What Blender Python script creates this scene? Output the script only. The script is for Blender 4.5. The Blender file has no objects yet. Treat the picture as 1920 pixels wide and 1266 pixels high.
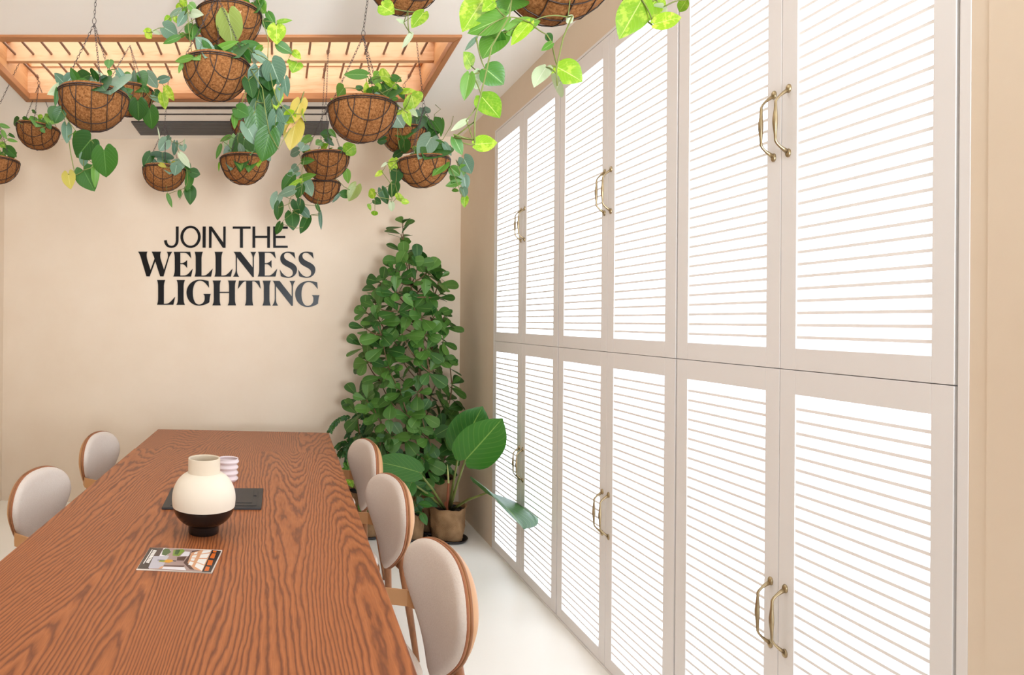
import bpy, math, random
from mathutils import Vector, Matrix, noise
random.seed(7)
S = bpy.context.scene
COL = S.collection
PI = math.pi

# ------------------------------------------------------------------ camera
F, PX, PY, YAW, PITCH, ROLL, HC = 1190.8861, 456.5122, 597.1955, .0563, .0021, .0089, 1.5812
cd = bpy.data.cameras.new('camera')
cam = bpy.data.objects.new('camera', cd); COL.objects.link(cam)
cd.sensor_fit = 'HORIZONTAL'; cd.sensor_width = 36
cd.lens = F / 1920 * 36
cd.shift_x = (960 - PX) / 1920
cd.shift_y = (PY - 633) / 1920
cd.clip_start = .05
cam.matrix_world = (Matrix.Translation((0, 0, HC)) @ Matrix.Rotation(YAW, 4, 'Z')
                    @ Matrix.Rotation(PI / 2 + PITCH, 4, 'X') @ Matrix.Rotation(ROLL, 4, 'Z'))
S.camera = cam

# ------------------------------------------------------------------ light and exposure
S.view_settings.view_transform = 'Standard'
S.view_settings.look = 'None'
S.view_settings.gamma = 1
S.view_settings.use_curve_mapping = False
S.view_settings.exposure = 0.97
S.cycles.max_bounces = 8
S.cycles.diffuse_bounces = 5
S.cycles.use_denoising = True
W = bpy.data.worlds.new('world'); S.world = W; W.use_nodes = True
bg = W.node_tree.nodes['Background']
# open room front: soft sky above, brighter lower half added to light the ceiling
_nt = W.node_tree
_tc = _nt.nodes.new('ShaderNodeTexCoord'); _sp = _nt.nodes.new('ShaderNodeSeparateXYZ'); _rp = _nt.nodes.new('ShaderNodeMapRange')
_nt.links.new(_tc.outputs['Generated'], _sp.inputs[0]); _nt.links.new(_sp.outputs[2], _rp.inputs[0])
_rp.inputs[1].default_value = -.12; _rp.inputs[2].default_value = .06; _rp.inputs[3].default_value = .95; _rp.inputs[4].default_value = .42
_nt.links.new(_rp.outputs[0], bg.inputs[1])
bg.inputs[0].default_value = (.84, .97, 1.13, 1)
GLOW_DOOR = 1.95      # backlight behind the louvres
GLOW_SKY = 1.7       # diffuser of the skylights


def lamp_area(name, loc, rot, size, sizey, power, color):
    l = bpy.data.lights.new(name, 'AREA'); l.shape = 'RECTANGLE'; l.size = size; l.size_y = sizey
    l.energy = power; l.color = color; l.spread = math.radians(66)
    o = bpy.data.objects.new(name, l); COL.objects.link(o); o.location = loc; o.rotation_euler = rot
    return o


lamp_area('added_fill_light', (0.9, -2.4, 1.5), (math.radians(90 + 18), 0, math.radians(9)), 1.1, 1.4, 24, (.90, .97, 1.04))  # unseen area light added behind the camera to brighten back wall and ceiling


def ray(u, v):
    a, b = u - PX, v - PY
    c, s = math.cos(ROLL), math.sin(ROLL)
    a, b = a * c + b * s, -a * s + b * c
    x, d, z = a / F, 1., -b / F
    c, s = math.cos(PITCH), math.sin(PITCH); d, z = d * c - z * s, z * c + d * s
    c, s = math.cos(YAW), math.sin(YAW); x, d = x * c - d * s, x * s + d * c
    return Vector((x, d, z))


CAM = Vector((0, 0, HC))
def at(u, v, Y): r = ray(u, v); return CAM + r * (Y / r.y)
def atX(u, v, X): r = ray(u, v); return CAM + r * (X / r.x)
def atZ(u, v, Z): r = ray(u, v); return CAM + r * ((Z - HC) / r.z)


# ------------------------------------------------------------------ materials
def srgb(*c):
    return tuple((x / 255 / 12.92 if x / 255 <= .04045 else ((x / 255 + .055) / 1.055) ** 2.4) for x in c) + (1,)


class NT:
    def __init__(s, name):
        s.m = bpy.data.materials.new(name); s.m.use_nodes = True; s.t = s.m.node_tree
        s.b = s.t.nodes['Principled BSDF']; s.out = s.t.nodes['Material Output']
    def n(s, t, **k):
        nd = s.t.nodes.new(t)
        for a, b in k.items():
            if a.startswith('i_'): nd.inputs[int(a[2:])].default_value = b
            else: setattr(nd, a, b)
        return nd
    def l(s, a, b): s.t.links.new(a, b)
    def math(s, op, a, b=None, c=None):
        nd = s.n('ShaderNodeMath', operation=op)
        for i, x in enumerate((a, b, c)):
            if x is None: continue
            if isinstance(x, (int, float)): nd.inputs[i].default_value = x
            else: s.l(x, nd.inputs[i])
        return nd.outputs[0]
    def mix(s, f, a, b):
        nd = s.n('ShaderNodeMix', data_type='RGBA')
        for i, x in ((0, f), (6, a), (7, b)):
            if isinstance(x, (int, float, tuple)): nd.inputs[i].default_value = x
            else: s.l(x, nd.inputs[i])
        return nd.outputs[2]
    def coord(s, scale=(1, 1, 1), kind='Object', loc=(0, 0, 0)):
        tc = s.n('ShaderNodeTexCoord'); mp = s.n('ShaderNodeMapping')
        mp.inputs['Scale'].default_value = scale; mp.inputs['Location'].default_value = loc
        s.l(tc.outputs[kind], mp.inputs[0]); return mp.outputs[0]
    def noise(s, co, scale, detail=3, rough=.5):
        nd = s.n('ShaderNodeTexNoise'); nd.inputs['Scale'].default_value = scale
        nd.inputs['Detail'].default_value = detail; nd.inputs['Roughness'].default_value = rough
        s.l(co, nd.inputs['Vector']); return nd.outputs['Fac']
    def ramp(s, f, stops):
        nd = s.n('ShaderNodeValToRGB'); e = nd.color_ramp.elements
        e[0].position, e[0].color = stops[0]; e[1].position, e[1].color = stops[-1]
        for p, c in stops[1:-1]: x = e.new(p); x.color = c
        s.l(f, nd.inputs[0]); return nd.outputs[0]
    def bump(s, h, strength, dist):
        nd = s.n('ShaderNodeBump'); nd.inputs['Strength'].default_value = strength; nd.inputs['Distance'].default_value = dist
        s.l(h, nd.inputs['Height']); s.l(nd.outputs[0], s.b.inputs['Normal'])
    def base(s, c, rough=.6, metal=0, spec=.5):
        if isinstance(c, tuple): s.b.inputs['Base Color'].default_value = c
        else: s.l(c, s.b.inputs['Base Color'])
        s.b.inputs['Roughness'].default_value = rough; s.b.inputs['Metallic'].default_value = metal
        s.b.inputs['Specular IOR Level'].default_value = spec
        return s.m


def plaster(name, c1, c2, rough=.75, sc=1.2):
    n = NT(name); co = n.coord()
    f = n.noise(co, sc, 6, .6)
    col = n.ramp(f, [(.3, c1), (.7, c2)])
    n.bump(n.noise(co, 30, 4), .08, .004)
    return n.base(col, rough, spec=.3)


def plain(name, c, rough=.6, metal=0, spec=.5, var=.06, sc=20):
    n = NT(name); co = n.coord()
    d = tuple(max(0, x * (1 - var)) for x in c[:3]) + (1,)
    return n.base(n.mix(n.noise(co, sc, 3), c, d), rough, metal, spec)


def emit(name, c, strength):
    n = NT(name); e = n.n('ShaderNodeEmission'); e.inputs[0].default_value = c; e.inputs[1].default_value = strength
    n.l(e.outputs[0], n.out.inputs[0]); return n.m


M = {}
M['wall'] = plaster('beige_microcement', srgb(229, 210, 186), srgb(237, 221, 200))
M['ceil'] = plaster('ceiling_paint', srgb(246, 240, 231), srgb(249, 244, 236))
M['floor'] = plaster('cream_microcement_floor', srgb(250, 245, 235), srgb(253, 249, 241), .38, .8)
M['paint'] = plain('off_white_cabinet_paint', srgb(240, 236, 233), .5, var=.01)
M['gap'] = plain('shadow_gap_dark', srgb(120, 108, 96), .9)
M['glow'] = emit('louvre_backlight', (.86, .96, 1.08, 1), GLOW_DOOR)
M['skyglow'] = emit('skylight_diffuser', (.92, .97, 1, 1), GLOW_SKY)
M['wire'] = plain('black_wire', srgb(62, 48, 42), .45, .6)
M['steel'] = plain('chain_steel', srgb(84, 76, 74), .4, .8)
M['soil'] = plain('dark_soil', srgb(50, 36, 26), .95, var=.5, sc=60)
M['grille'] = plain('grey_grille', srgb(98, 96, 94), .6)
M['blackslot'] = plain('black_slot', srgb(38, 34, 32), .7)
M['stem'] = plain('green_vine_stem', srgb(120, 130, 62), .55, var=.3, sc=9)
M['stembrown'] = plain('brown_woody_stem', srgb(120, 92, 62), .7, var=.3)
M['redstem'] = plain('reddish_brown_stem', srgb(150, 78, 42), .6, var=.2)
M['palespike'] = plain('pale_leaf_spike', srgb(205, 205, 130), .6)
M['black'] = plain('black_letter_acrylic', srgb(18, 14, 12), .3, spec=.2)
M['blackplastic'] = plain('black_plastic', srgb(42, 40, 40), .45)
M['blackglaze'] = plain('black_glaze', srgb(26, 20, 18), .22)
M['cream'] = plain('cream_ceramic', srgb(234, 222, 202), .7, var=.02, sc=40)
M['creamneck'] = plain('bisque_ceramic', srgb(220, 204, 180), .8, var=.03, sc=40)
M['saucer'] = plain('black_saucer', srgb(35, 34, 36), .4)


def brass():
    n = NT('aged_brass'); co = n.coord()
    c = n.mix(n.noise(co, 30, 4), srgb(196, 176, 134), srgb(134, 114, 92))
    n.bump(n.noise(co, 140, 2), .15, .001)
    return n.base(c, .32, .9)
M['brass'] = brass()


def coir():
    n = NT('coir_fibre'); co = n.coord()
    f = n.noise(co, 110, 6, .8); g = n.noise(co, 6, 3)
    c = n.ramp(f, [(.36, srgb(70, 40, 20)), (.5, srgb(148, 97, 56)), (.68, srgb(192, 140, 92))])
    c = n.mix(n.math('MULTIPLY', g, .5), c, srgb(150, 98, 54))
    n.bump(f, .8, .006)
    return n.base(c, .95, spec=.1)
M['coir'] = coir()


def burlap():
    n = NT('burlap_cloth'); co = n.coord()
    w1 = n.n('ShaderNodeTexWave', wave_type='BANDS', bands_direction='Z'); w1.inputs['Scale'].default_value = 90; n.l(co, w1.inputs[0])
    w2 = n.n('ShaderNodeTexWave', wave_type='BANDS', bands_direction='DIAGONAL'); w2.inputs['Scale'].default_value = 70; n.l(co, w2.inputs[0])
    w1.inputs['Distortion'].default_value = 3; w2.inputs['Distortion'].default_value = 3
    h = n.math('MULTIPLY', w1.outputs['Fac'], w2.outputs['Fac'])
    f = n.noise(co, 9, 5)
    c = n.ramp(f, [(.3, srgb(112, 82, 56)), (.7, srgb(166, 130, 94))])
    c = n.mix(n.math('MULTIPLY', h, .35), c, srgb(208, 172, 128))
    n.bump(h, .6, .003)
    return n.base(c, .95, spec=.1)
M['burlap'] = burlap()


def wood_pale(name, axis, c1, c2, rough=.5):
    n = NT(name)
    sc = {'x': (1.2, 14, 14), 'y': (14, 1.2, 14), 'z': (14, 14, 1.2)}[axis]
    co = n.coord(sc)
    a = n.noise(co, 1.6, 6, .6)
    b = n.noise(co, 9, 3, .6)
    c = n.ramp(n.math('ADD', n.math('MULTIPLY', a, .75), n.math('MULTIPLY', b, .25)),
               [(.35, c2), (.5, c1), (.72, tuple(x * .9 for x in c1[:3]) + (1,))])
    n.bump(b, .12, .002)
    return n.base(c, rough, spec=.35)
M['pine_x'] = wood_pale('skylight_pine_along_x', 'x', srgb(226, 180, 136), srgb(206, 150, 104))
M['pine_y'] = wood_pale('skylight_pine_along_y', 'y', srgb(218, 160, 108), srgb(194, 132, 82))
M['casing_x'] = wood_pale('casing_timber_along_x', 'x', srgb(186, 126, 80), srgb(158, 100, 60))
M['casing_y'] = wood_pale('casing_timber_along_y', 'y', srgb(182, 122, 78), srgb(152, 96, 58))
M['rod'] = wood_pale('dowel_timber', 'y', srgb(150, 114, 92), srgb(120, 88, 70))
M['oak'] = wood_pale('oiled_chair_timber', 'z', srgb(158, 106, 70), srgb(120, 78, 50), .45)
M['slat'] = plain('bloom_lightened_slat_paint', srgb(252, 248, 245), .5, var=.01)  # lighter than the cabinet paint, standing in for bloom from the backlight
M['shell'] = plain('tan_leather', srgb(206, 152, 100), .5, var=.12, sc=8)
M['piping'] = plain('brown_leather_piping', srgb(164, 100, 62), .5, var=.1)


def fabric():
    n = NT('oatmeal_bouclé_fabric'.replace('é', 'e')); co = n.coord()
    f = n.noise(co, 160, 5, .7); g = n.noise(co, 7, 3)
    c = n.mix(f, srgb(214, 198, 184), srgb(240, 230, 220))
    c = n.mix(n.math('MULTIPLY', g, .25), c, srgb(206, 184, 168))
    n.bump(f, .5, .004)
    return n.base(c, .95, spec=.15)
M['fabric'] = fabric()


def table_wood(off=0):
    n = NT('stained_ash_veneer')
    tc = n.n('ShaderNodeTexCoord')
    def mp(sc, loc=(0, 0, 0)):
        m = n.n('ShaderNodeMapping'); m.inputs['Scale'].default_value = sc; m.inputs['Location'].default_value = (loc[0] + off, loc[1] + off * 1.7, 0)
        n.l(tc.outputs['Object'], m.inputs[0]); return m.outputs[0]
    sx = n.n('ShaderNodeSeparateXYZ'); n.l(tc.outputs['Object'], sx.inputs[0])
    N1 = n.noise(mp((2.2, .24, 0), (3.7, 1.3, 0)), 1.0, 1.0, .4)
    N2 = n.noise(mp((10, 1.6, 0), (1, 7, 0)), 1.0, 3, .6)
    J = n.noise(mp((60, 9, 0)), 1.0, 3, .6)
    Fv = n.math('MULTIPLY', sx.outputs[0], 46.0)
    Fv = n.math('ADD', Fv, n.math('MULTIPLY', N1, 60.0))
    Fv = n.math('ADD', Fv, n.math('MULTIPLY', N2, 3.2))
    Fv = n.math('ADD', Fv, n.math('MULTIPLY', J, .7))
    fr = n.math('FRACT', Fv)
    light = srgb(186, 114, 66); mid = srgb(166, 97, 53); dark = srgb(108, 60, 36)
    c = n.ramp(fr, [(0, mid), (.18, light), (.55, mid), (.76, dark), (.9, srgb(132, 75, 47)), (1, mid)])
    pores = n.noise(mp((260, 9, 0)), 1.0, 2, .6)
    pr = n.ramp(pores, [(.44, (0, 0, 0, 1)), (.62, (1, 1, 1, 1))])
    c = n.mix(n.math('MULTIPLY', pr, .22), c, srgb(108, 58, 36))
    big = n.noise(mp((2.2, .5, 0), (8, 2, 0)), 1.0, 2)
    c = n.mix(n.math('MULTIPLY', big, .35), c, srgb(164, 94, 54))
    n.bump(fr, .10, .0008)
    m = n.base(c, .42, spec=.4)
    return m
M['table'] = table_wood()
M['table2'] = table_wood(5.3)


def leafmat(name, c1, c2, vein, trans=.25, rough=.42, vari=None, veinw=.018, side=.12):
    n = NT(name)
    at_ = n.n('ShaderNodeAttribute'); at_.attribute_name = 'rnd'
    c = n.mix(at_.outputs['Fac'], c1, c2)
    uv = n.n('ShaderNodeTexCoord'); sp = n.n('ShaderNodeSeparateXYZ'); n.l(uv.outputs['UV'], sp.inputs[0])
    ax = n.math('ABSOLUTE', n.math('SUBTRACT', sp.outputs[0], .5))
    if vari:
        co = n.coord((1, 1, 1)); f = n.noise(co, 38, 4, .7)
        mm = n.ramp(f, [(.49, (0, 0, 0, 1)), (.58, (1, 1, 1, 1))])
        c = n.mix(n.math('MULTIPLY', mm, n.math('ADD', n.math('MULTIPLY', at_.outputs['Fac'], .8), .15)), c, vari)
    sv = n.math('SINE', n.math('SUBTRACT', n.math('MULTIPLY', sp.outputs[1], 52), n.math('MULTIPLY', ax, 46)))
    sv = n.math('POWER', n.math('MAXIMUM', sv, 0), 6)
    c = n.mix(n.math('MULTIPLY', sv, side), c, vein)
    rib = n.math('LESS_THAN', ax, veinw)
    c = n.mix(n.math('MULTIPLY', rib, .75), c, vein)
    n.base(c, rough, spec=.45)
    n.bump(sv, .25, .002)
    tr = n.n('ShaderNodeBsdfTranslucent'); n.l(c, tr.inputs[0])
    ms = n.n('ShaderNodeMixShader'); ms.inputs[0].default_value = trans
    n.l(n.b.outputs[0], ms.inputs[1]); n.l(tr.outputs[0], ms.inputs[2]); n.l(ms.outputs[0], n.out.inputs[0])
    return n.m
LM = {
    'D': leafmat('leaf_dark_green', srgb(34, 76, 24), srgb(60, 110, 32), srgb(96, 140, 66)),
    'M': leafmat('leaf_mid_green', srgb(66, 120, 34), srgb(104, 150, 50), srgb(158, 190, 110)),
    'S': leafmat('leaf_silver_green', srgb(76, 110, 86), srgb(122, 148, 122), srgb(178, 198, 172), .15, .38),
    'V': leafmat('leaf_variegated_lime', srgb(104, 158, 26), srgb(156, 194, 34), srgb(206, 222, 120), .35, .4, srgb(206, 222, 84)),
    'Y': leafmat('leaf_yellowing', srgb(168, 164, 56), srgb(196, 172, 70), srgb(214, 200, 110), .3),
    'P': leafmat('leaf_pale_cream_green', srgb(180, 200, 156), srgb(206, 216, 180), srgb(226, 232, 206), .3),
    'O': leafmat('leaf_olive_glossy', srgb(142, 160, 76), srgb(154, 170, 88), srgb(196, 208, 150), .25, .3),
    'T': leafmat('leaf_dry_tan', srgb(204, 160, 112), srgb(214, 172, 122), srgb(222, 190, 150), .2, .6),
    'C': leafmat('leaf_clusia_green', srgb(40, 84, 30), srgb(90, 134, 54), srgb(122, 160, 84), .16, .4, side=0.0, veinw=.022),
    'B': leafmat('leaf_broad_green', srgb(44, 92, 40), srgb(62, 118, 38), srgb(136, 172, 80), .22, .4, veinw=.014, side=.14),
    'N': leafmat('leaf_small_deep_green', srgb(36, 82, 28), srgb(54, 104, 36), srgb(84, 128, 60), .15),
}
LK = list(LM)


# ------------------------------------------------------------------ mesh builder
class MB:
    def __init__(s): s.v = []; s.f = []; s.mi = []; s.uv = {}; s.r = []; s.rn = 0.5; s.m = 0
    def vert(s, p): s.v.append(Vector(p)); s.r.append(s.rn); return len(s.v) - 1
    def face(s, idx, uv=None):
        if uv: s.uv[len(s.f)] = uv
        s.f.append(tuple(idx)); s.mi.append(s.m)
    def box(s, a, b):
        x0, y0, z0 = a; x1, y1, z1 = b
        i = [s.vert(p) for p in ((x0, y0, z0), (x1, y0, z0), (x1, y1, z0), (x0, y1, z0), (x0, y0, z1), (x1, y0, z1), (x1, y1, z1), (x0, y1, z1))]
        for q in ((0, 3, 2, 1), (4, 5, 6, 7), (0, 1, 5, 4), (1, 2, 6, 5), (2, 3, 7, 6), (3, 0, 4, 7)): s.face([i[k] for k in q])
        return s
    def hexa(s, lo, hi):   # two quads (4 points each)
        i = [s.vert(p) for p in lo] + [s.vert(p) for p in hi]
        for q in ((0, 3, 2, 1), (4, 5, 6, 7), (0, 1, 5, 4), (1, 2, 6, 5), (2, 3, 7, 6), (3, 0, 4, 7)): s.face([i[k] for k in q])
        return s
    def quad(s, a, b, c, d): s.face([s.vert(a), s.vert(b), s.vert(c), s.vert(d)]); return s
    def tube(s, pts, r, n=6, closed=False, cap=True):
        pts = [Vector(p) for p in pts]; N = len(pts)
        rs = r if isinstance(r, (list, tuple)) else [r] * N
        rings = []; up = None
        for i in range(N):
            if closed: t = pts[(i + 1) % N] - pts[i - 1]
            else: t = pts[min(i + 1, N - 1)] - pts[max(i - 1, 0)]
            if t.length < 1e-9: t = Vector((0, 0, 1))
            t.normalize()
            if up is None:
                up = t.orthogonal().normalized()
            up = (up - t * up.dot(t))
            if up.length < 1e-6: up = t.orthogonal()
            up.normalize(); w = t.cross(up)
            rings.append([s.vert(pts[i] + (up * math.cos(2 * PI * k / n) + w * math.sin(2 * PI * k / n)) * rs[i]) for k in range(n)])
        for i in range(N if closed else N - 1):
            a, b = rings[i], rings[(i + 1) % N]
            for k in range(n): s.face((a[k], a[(k + 1) % n], b[(k + 1) % n], b[k]))
        if cap and not closed: s.face(rings[0][::-1]); s.face(rings[-1])
        return s
    def lathe(s, prof, c=(0, 0, 0), n=48, fn=None, capb=True, capt=False):
        c = Vector(c); rings = []
        for (r, z) in prof:
            ring = []
            for k in range(n):
                a = 2 * PI * k / n; rr = r
                p = Vector((rr * math.cos(a), rr * math.sin(a), z))
                if fn: p = fn(p, a)
                ring.append(s.vert(c + p))
            rings.append(ring)
        for a, b in zip(rings, rings[1:]):
            for k in range(n): s.face((a[k], a[(k + 1) % n], b[(k + 1) % n], b[k]))
        if capb: s.face(rings[0][::-1])
        if capt: s.face(rings[-1])
        return s


ORG = {}
def obj(name, mb, mats, parent=None, smooth=True, bevel=0):
    if not isinstance(mats, (list, tuple)): mats = [mats]
    org = ORG.get(parent, Vector((0, 0, 0))) if parent else Vector((0, 0, 0))
    me = bpy.data.meshes.new(name)
    me.from_pydata([tuple(v - org) for v in mb.v], [], mb.f)
    for m in mats: me.materials.append(m)
    me.polygons.foreach_set('material_index', mb.mi)
    me.polygons.foreach_set('use_smooth', [smooth] * len(mb.f))
    if mb.uv:
        uvl = me.uv_layers.new(name='UVMap')
        for p in me.polygons:
            q = mb.uv.get(p.index)
            if q:
                for li, c in zip(p.loop_indices, q): uvl.data[li].uv = c
        at_ = me.attributes.new('rnd', 'FLOAT', 'POINT'); at_.data.foreach_set('value', mb.r)
    me.update()
    o = bpy.data.objects.new(name, me); COL.objects.link(o)
    if parent:
        o.parent = parent; ORG[o] = org
    if bevel:
        b = o.modifiers.new('bevel', 'BEVEL'); b.width = bevel; b.segments = 2; b.limit_method = 'ANGLE'
    if smooth is True and bevel == 0 and False: pass
    return o


def sharp(o, ang=40):
    me = o.data
    try: me.set_sharp_from_angle(angle=math.radians(ang))
    except Exception: pass
    return o


def thing(name, label, cat, loc=(0, 0, 0), group=None, rz=0):
    o = bpy.data.objects.new(name, None); COL.objects.link(o); o.location = loc; o.rotation_euler = (0, 0, rz)
    o.empty_display_size = .05
    o['label'] = label; o['category'] = cat
    if group: o['group'] = group
    ORG[o] = Vector(loc) if rz == 0 else Vector((0, 0, 0))
    return o


def tag(o, label, cat, group=None, kind=None):
    o['label'] = label; o['category'] = cat
    if group: o['group'] = group
    if kind: o['kind'] = kind
    return o


def struct(name, mb, mat, **k):
    o = obj(name, mb, mat, None, **k); o['kind'] = 'structure'; return o


def dup(root, loc, rz, label):
    r = root.copy(); COL.objects.link(r); r.location = loc; r.rotation_euler = (0, 0, rz); r['label'] = label
    for ch in list(root.children):
        c = ch.copy(); COL.objects.link(c); c.parent = r
        for g in ch.children:
            d = g.copy(); COL.objects.link(d); d.parent = c
    return r


# ------------------------------------------------------------------ room
XR, YB, XL, ZC, YF = 1.5, 5.373, -2.385, 3.122, -3.0
struct('floor', MB().quad((XL - .2, YF, 0), (XR + .4, YF, 0), (XR + .4, YB + .1, 0), (XL - .2, YB + .1, 0)), M['floor'], smooth=False)
struct('wall_back', MB().box((XL - .2, YB, 0), (XR + .4, YB + .12, ZC + .5)), M['wall'], smooth=False)
struct('wall_left', MB().box((XL - .12, YF, 0), (XL, YB, ZC + .5)), M['wall'], smooth=False)
# right wall: pieces around the built-in cabinet bank
CY0, CY1, CZT = 1.465, 4.535, 2.918
mb = MB()
mb.box((XR, CY1, 0), (XR + .4, YB, ZC + .5))
mb.box((XR, CY0, CZT), (XR + .4, CY1, ZC + .5))
mb.box((XR - .0035, 1.43, 0), (XR + .4, CY0, ZC + .5))
mb.box((XR - .0050, YF, 0), (XR + .4, 1.43, ZC + .5))
struct('wall_right', mb, M['wall'], smooth=False)

# ceiling with two skylight openings (quads given as near-left, near-right, far-right, far-left)
def sky_quad(c): return [atZ(u, v, ZC) for u, v in c]
Q1o = sky_quad([(-70, 65), (867, 65), (792, 188), (49, 188.4)])
Q1i = sky_quad([(-49, 74.5), (849, 75), (784, 181.5), (55, 182)])
Q2o = [Vector((p.x, y, ZC)) for p, y in zip(Q1o, (1.42, 1.42, 2.92, 2.92))]
Q2i = [Vector((p.x, y, ZC)) for p, y in zip(Q1i, (1.48, 1.48, 2.86, 2.86))]


def opening_mid(qi, qo, t=.5): return [a.lerp(b, t) for a, b in zip(qi, qo)]
S1, S2 = opening_mid(Q1i, Q1o, .6), opening_mid(Q2i, Q2o, .6)
mb = MB()
xl, xr = XL, XR + .3
def cell(pts): mb.hexa([(p[0], p[1], ZC) for p in pts], [(p[0], p[1], ZC + .02) for p in pts])
def ceil_band(q, y0, y1):
    nl, nr, fr, fl = q
    cell([(xl, y0), (nl.x, y0), (nl.x, nl.y), (fl.x, fl.y), (fl.x, y1), (xl, y1)][:6]) if False else None
    for poly in ([(xl, y0), (nl.x, nl.y), (fl.x, fl.y), (xl, y1)], [(nr.x, nr.y), (xr, y0), (xr, y1), (fr.x, fr.y)],
                 [(xl, y0), (xr, y0), (nr.x, nr.y), (nl.x, nl.y)], [(fl.x, fl.y), (fr.x, fr.y), (xr, y1), (xl, y1)]):
        cell(poly)
ceil_band(S2, .8, 3.2)
ceil_band(S1, 3.2, YB)
cell([(xl, YF), (xr, YF), (xr, .8), (xl, .8)])
struct('ceiling', mb, M['ceil'], smooth=False)


RODS = []
def skylight(qi, qo, qs, label, fb, nrod):
    root = thing('skylight', label, 'skylight', (qs[0].lerp(qs[2], .5).x, qs[0].lerp(qs[2], .5).y, ZC), 'timber lined skylights in the ceiling')
    zt, zb = ZC + .27, ZC - .014
    # casing boards
    for i, (a, b) in enumerate(((0, 1), (1, 2), (2, 3), (3, 0))):
        def ring(z): return [(p.x, p.y, z) for p in (qo[a], qo[b], qi[b], qi[a])]
        obj('casing_board', MB().hexa(ring(zb), ring(ZC + .03)), M['casing_x' if i % 2 == 0 else 'casing_y'], root, smooth=False, bevel=.004)
    # shaft lining
    cen = sum(qs, Vector()) / 4
    for i, (a, b) in enumerate(((0, 1), (1, 2), (2, 3), (3, 0))):
        A, B = qs[a], qs[b]
        A2, B2 = A + (A - cen).normalized() * .03, B + (B - cen).normalized() * .03
        obj('lining_board', MB().hexa([(p.x, p.y, ZC + .021) for p in (A, B, B2, A2)], [(p.x, p.y, zt) for p in (A, B, B2, A2)]),
            M['pine_x' if i % 2 == 0 else 'pine_y'], root, smooth=False)
        A3, B3 = A + (cen - A).normalized() * .03, B + (cen - B).normalized() * .03
        obj('glazing_bead', MB().hexa([(p.x, p.y, zt - .045) for p in (A, B, B3, A3)], [(p.x, p.y, zt - .02) for p in (A, B, B3, A3)]),
            M['pine_x' if i % 2 == 0 else 'pine_y'], root, smooth=False, bevel=.003)
    # diffuser above
    obj('diffuser_panel', MB().hexa([(p.x, p.y, zt - .005) for p in qs], [(p.x, p.y, zt + .01) for p in qs]), M['skyglow'], root, smooth=False)
    # beam
    L, R = qs[0].lerp(qs[3], fb), qs[1].lerp(qs[2], fb)
    d = Vector((0, .022, 0))
    z0 = ZC + .105
    obj('cross_beam', MB().hexa([(p.x, p.y, z0) for p in (L - d, R - d, R + d, L + d)], [(p.x, p.y, zt - .02) for p in (L - d, R - d, R + d, L + d)]),
        M['pine_x'], root, smooth=False, bevel=.003)
    # dowels, one piece each through the beam
    xs = [-1.70 + .1172 * k for k in range(nrod)]
    for x in xs:
        t = (x - qs[0].x) / (qs[1].x - qs[0].x)
        a, b = qs[0].lerp(qs[1], t), qs[3].lerp(qs[2], t)
        b.x = x + (b.x - a.x) * .15; a.x = x
        z = ZC + .150; RODS.append((a.copy(), b.copy()))
        obj('dowel_rod', MB().tube([(a.x, a.y, z), (b.x, b.y, z)], .0078, 8), M['rod'], root)
    return root
skylight(Q1i, Q1o, S1, 'timber lined skylight with dowel rods between plants and air grille', .615, 23)
skylight(Q2i, Q2o, S2, 'timber lined skylight over the near end of the table, nearest the camera', .5, 23)
ROD_Z = ZC + .150

# ceiling air grille and slot diffuser
g = [atZ(u, v, ZC) for u, v in ((246, 227), (617, 227), (614, 251.5), (264, 251.5))]
root = thing('ceiling_grille', 'dark grey slatted air grille in ceiling near the back wall', 'air vent', tuple(g[0]))
obj('grille_frame', MB().hexa([(p.x, p.y, ZC - .006) for p in g], [(p.x, p.y, ZC + .002) for p in g]), M['blackslot'], root, smooth=False)
for k in range(14):
    t0, t1 = (k + .12) / 14, (k + .80) / 14
    a, b, c, d = g[0].lerp(g[3], t0), g[1].lerp(g[2], t0), g[1].lerp(g[2], t1), g[0].lerp(g[3], t1)
    obj('slat', MB().hexa([(p.x, p.y, ZC - .012) for p in (a, b, c, d)], [(p.x, p.y, ZC - .004) for p in (a, b, c, d)]), M['grille'], root, smooth=False)
g = [atZ(u, v, ZC) for u, v in ((227, 200), (617, 199.6), (617, 203.8), (229, 204))]
h = [atZ(u, v, ZC) for u, v in ((233, 213.2), (611, 213.2), (611, 214.6), (234, 214.6))]
e1 = [g[2] + Vector((-.012, 0, 0)), g[2], h[2], h[2] + Vector((-.012, 0, 0))]
root = thing('ceiling_slot_diffuser', 'slim black outlined slot in ceiling between skylight and grille', 'air vent', tuple(g[0]))
for q, nm in ((g, 'wide_slot'), (h, 'thin_slot'), (e1, 'end_slot')):
    obj(nm, MB().hexa([(p.x, p.y, ZC - .004) for p in q], [(p.x, p.y, ZC + .002) for p in q]), M['blackslot'], root, smooth=False)

# ------------------------------------------------------------------ louvred cabinets
UN = [(4.513, 3.500), (3.500, 2.484), (2.484, 1.491)]     # far Y, near Y of each unit
DOORS = [((4.505, 4.014), (3.4, 3.5)),]
mb = MB()
# surround frame: thin posts and rails round the bank
XF = XR - .004
mb.box((XF, 1.465, 0), (XR + .05, 1.489, CZT)); mb.box((XF, 4.513, 0), (XR + .05, 4.535, CZT))
mb.box((XF, 1.489, 2.905), (XR + .05, 4.513, CZT))
mb.box((XF, 1.489, 0), (XR + .05, 4.513, .012))
struct('trim_1', mb, M['paint'], smooth=False, bevel=.0015)


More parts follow.
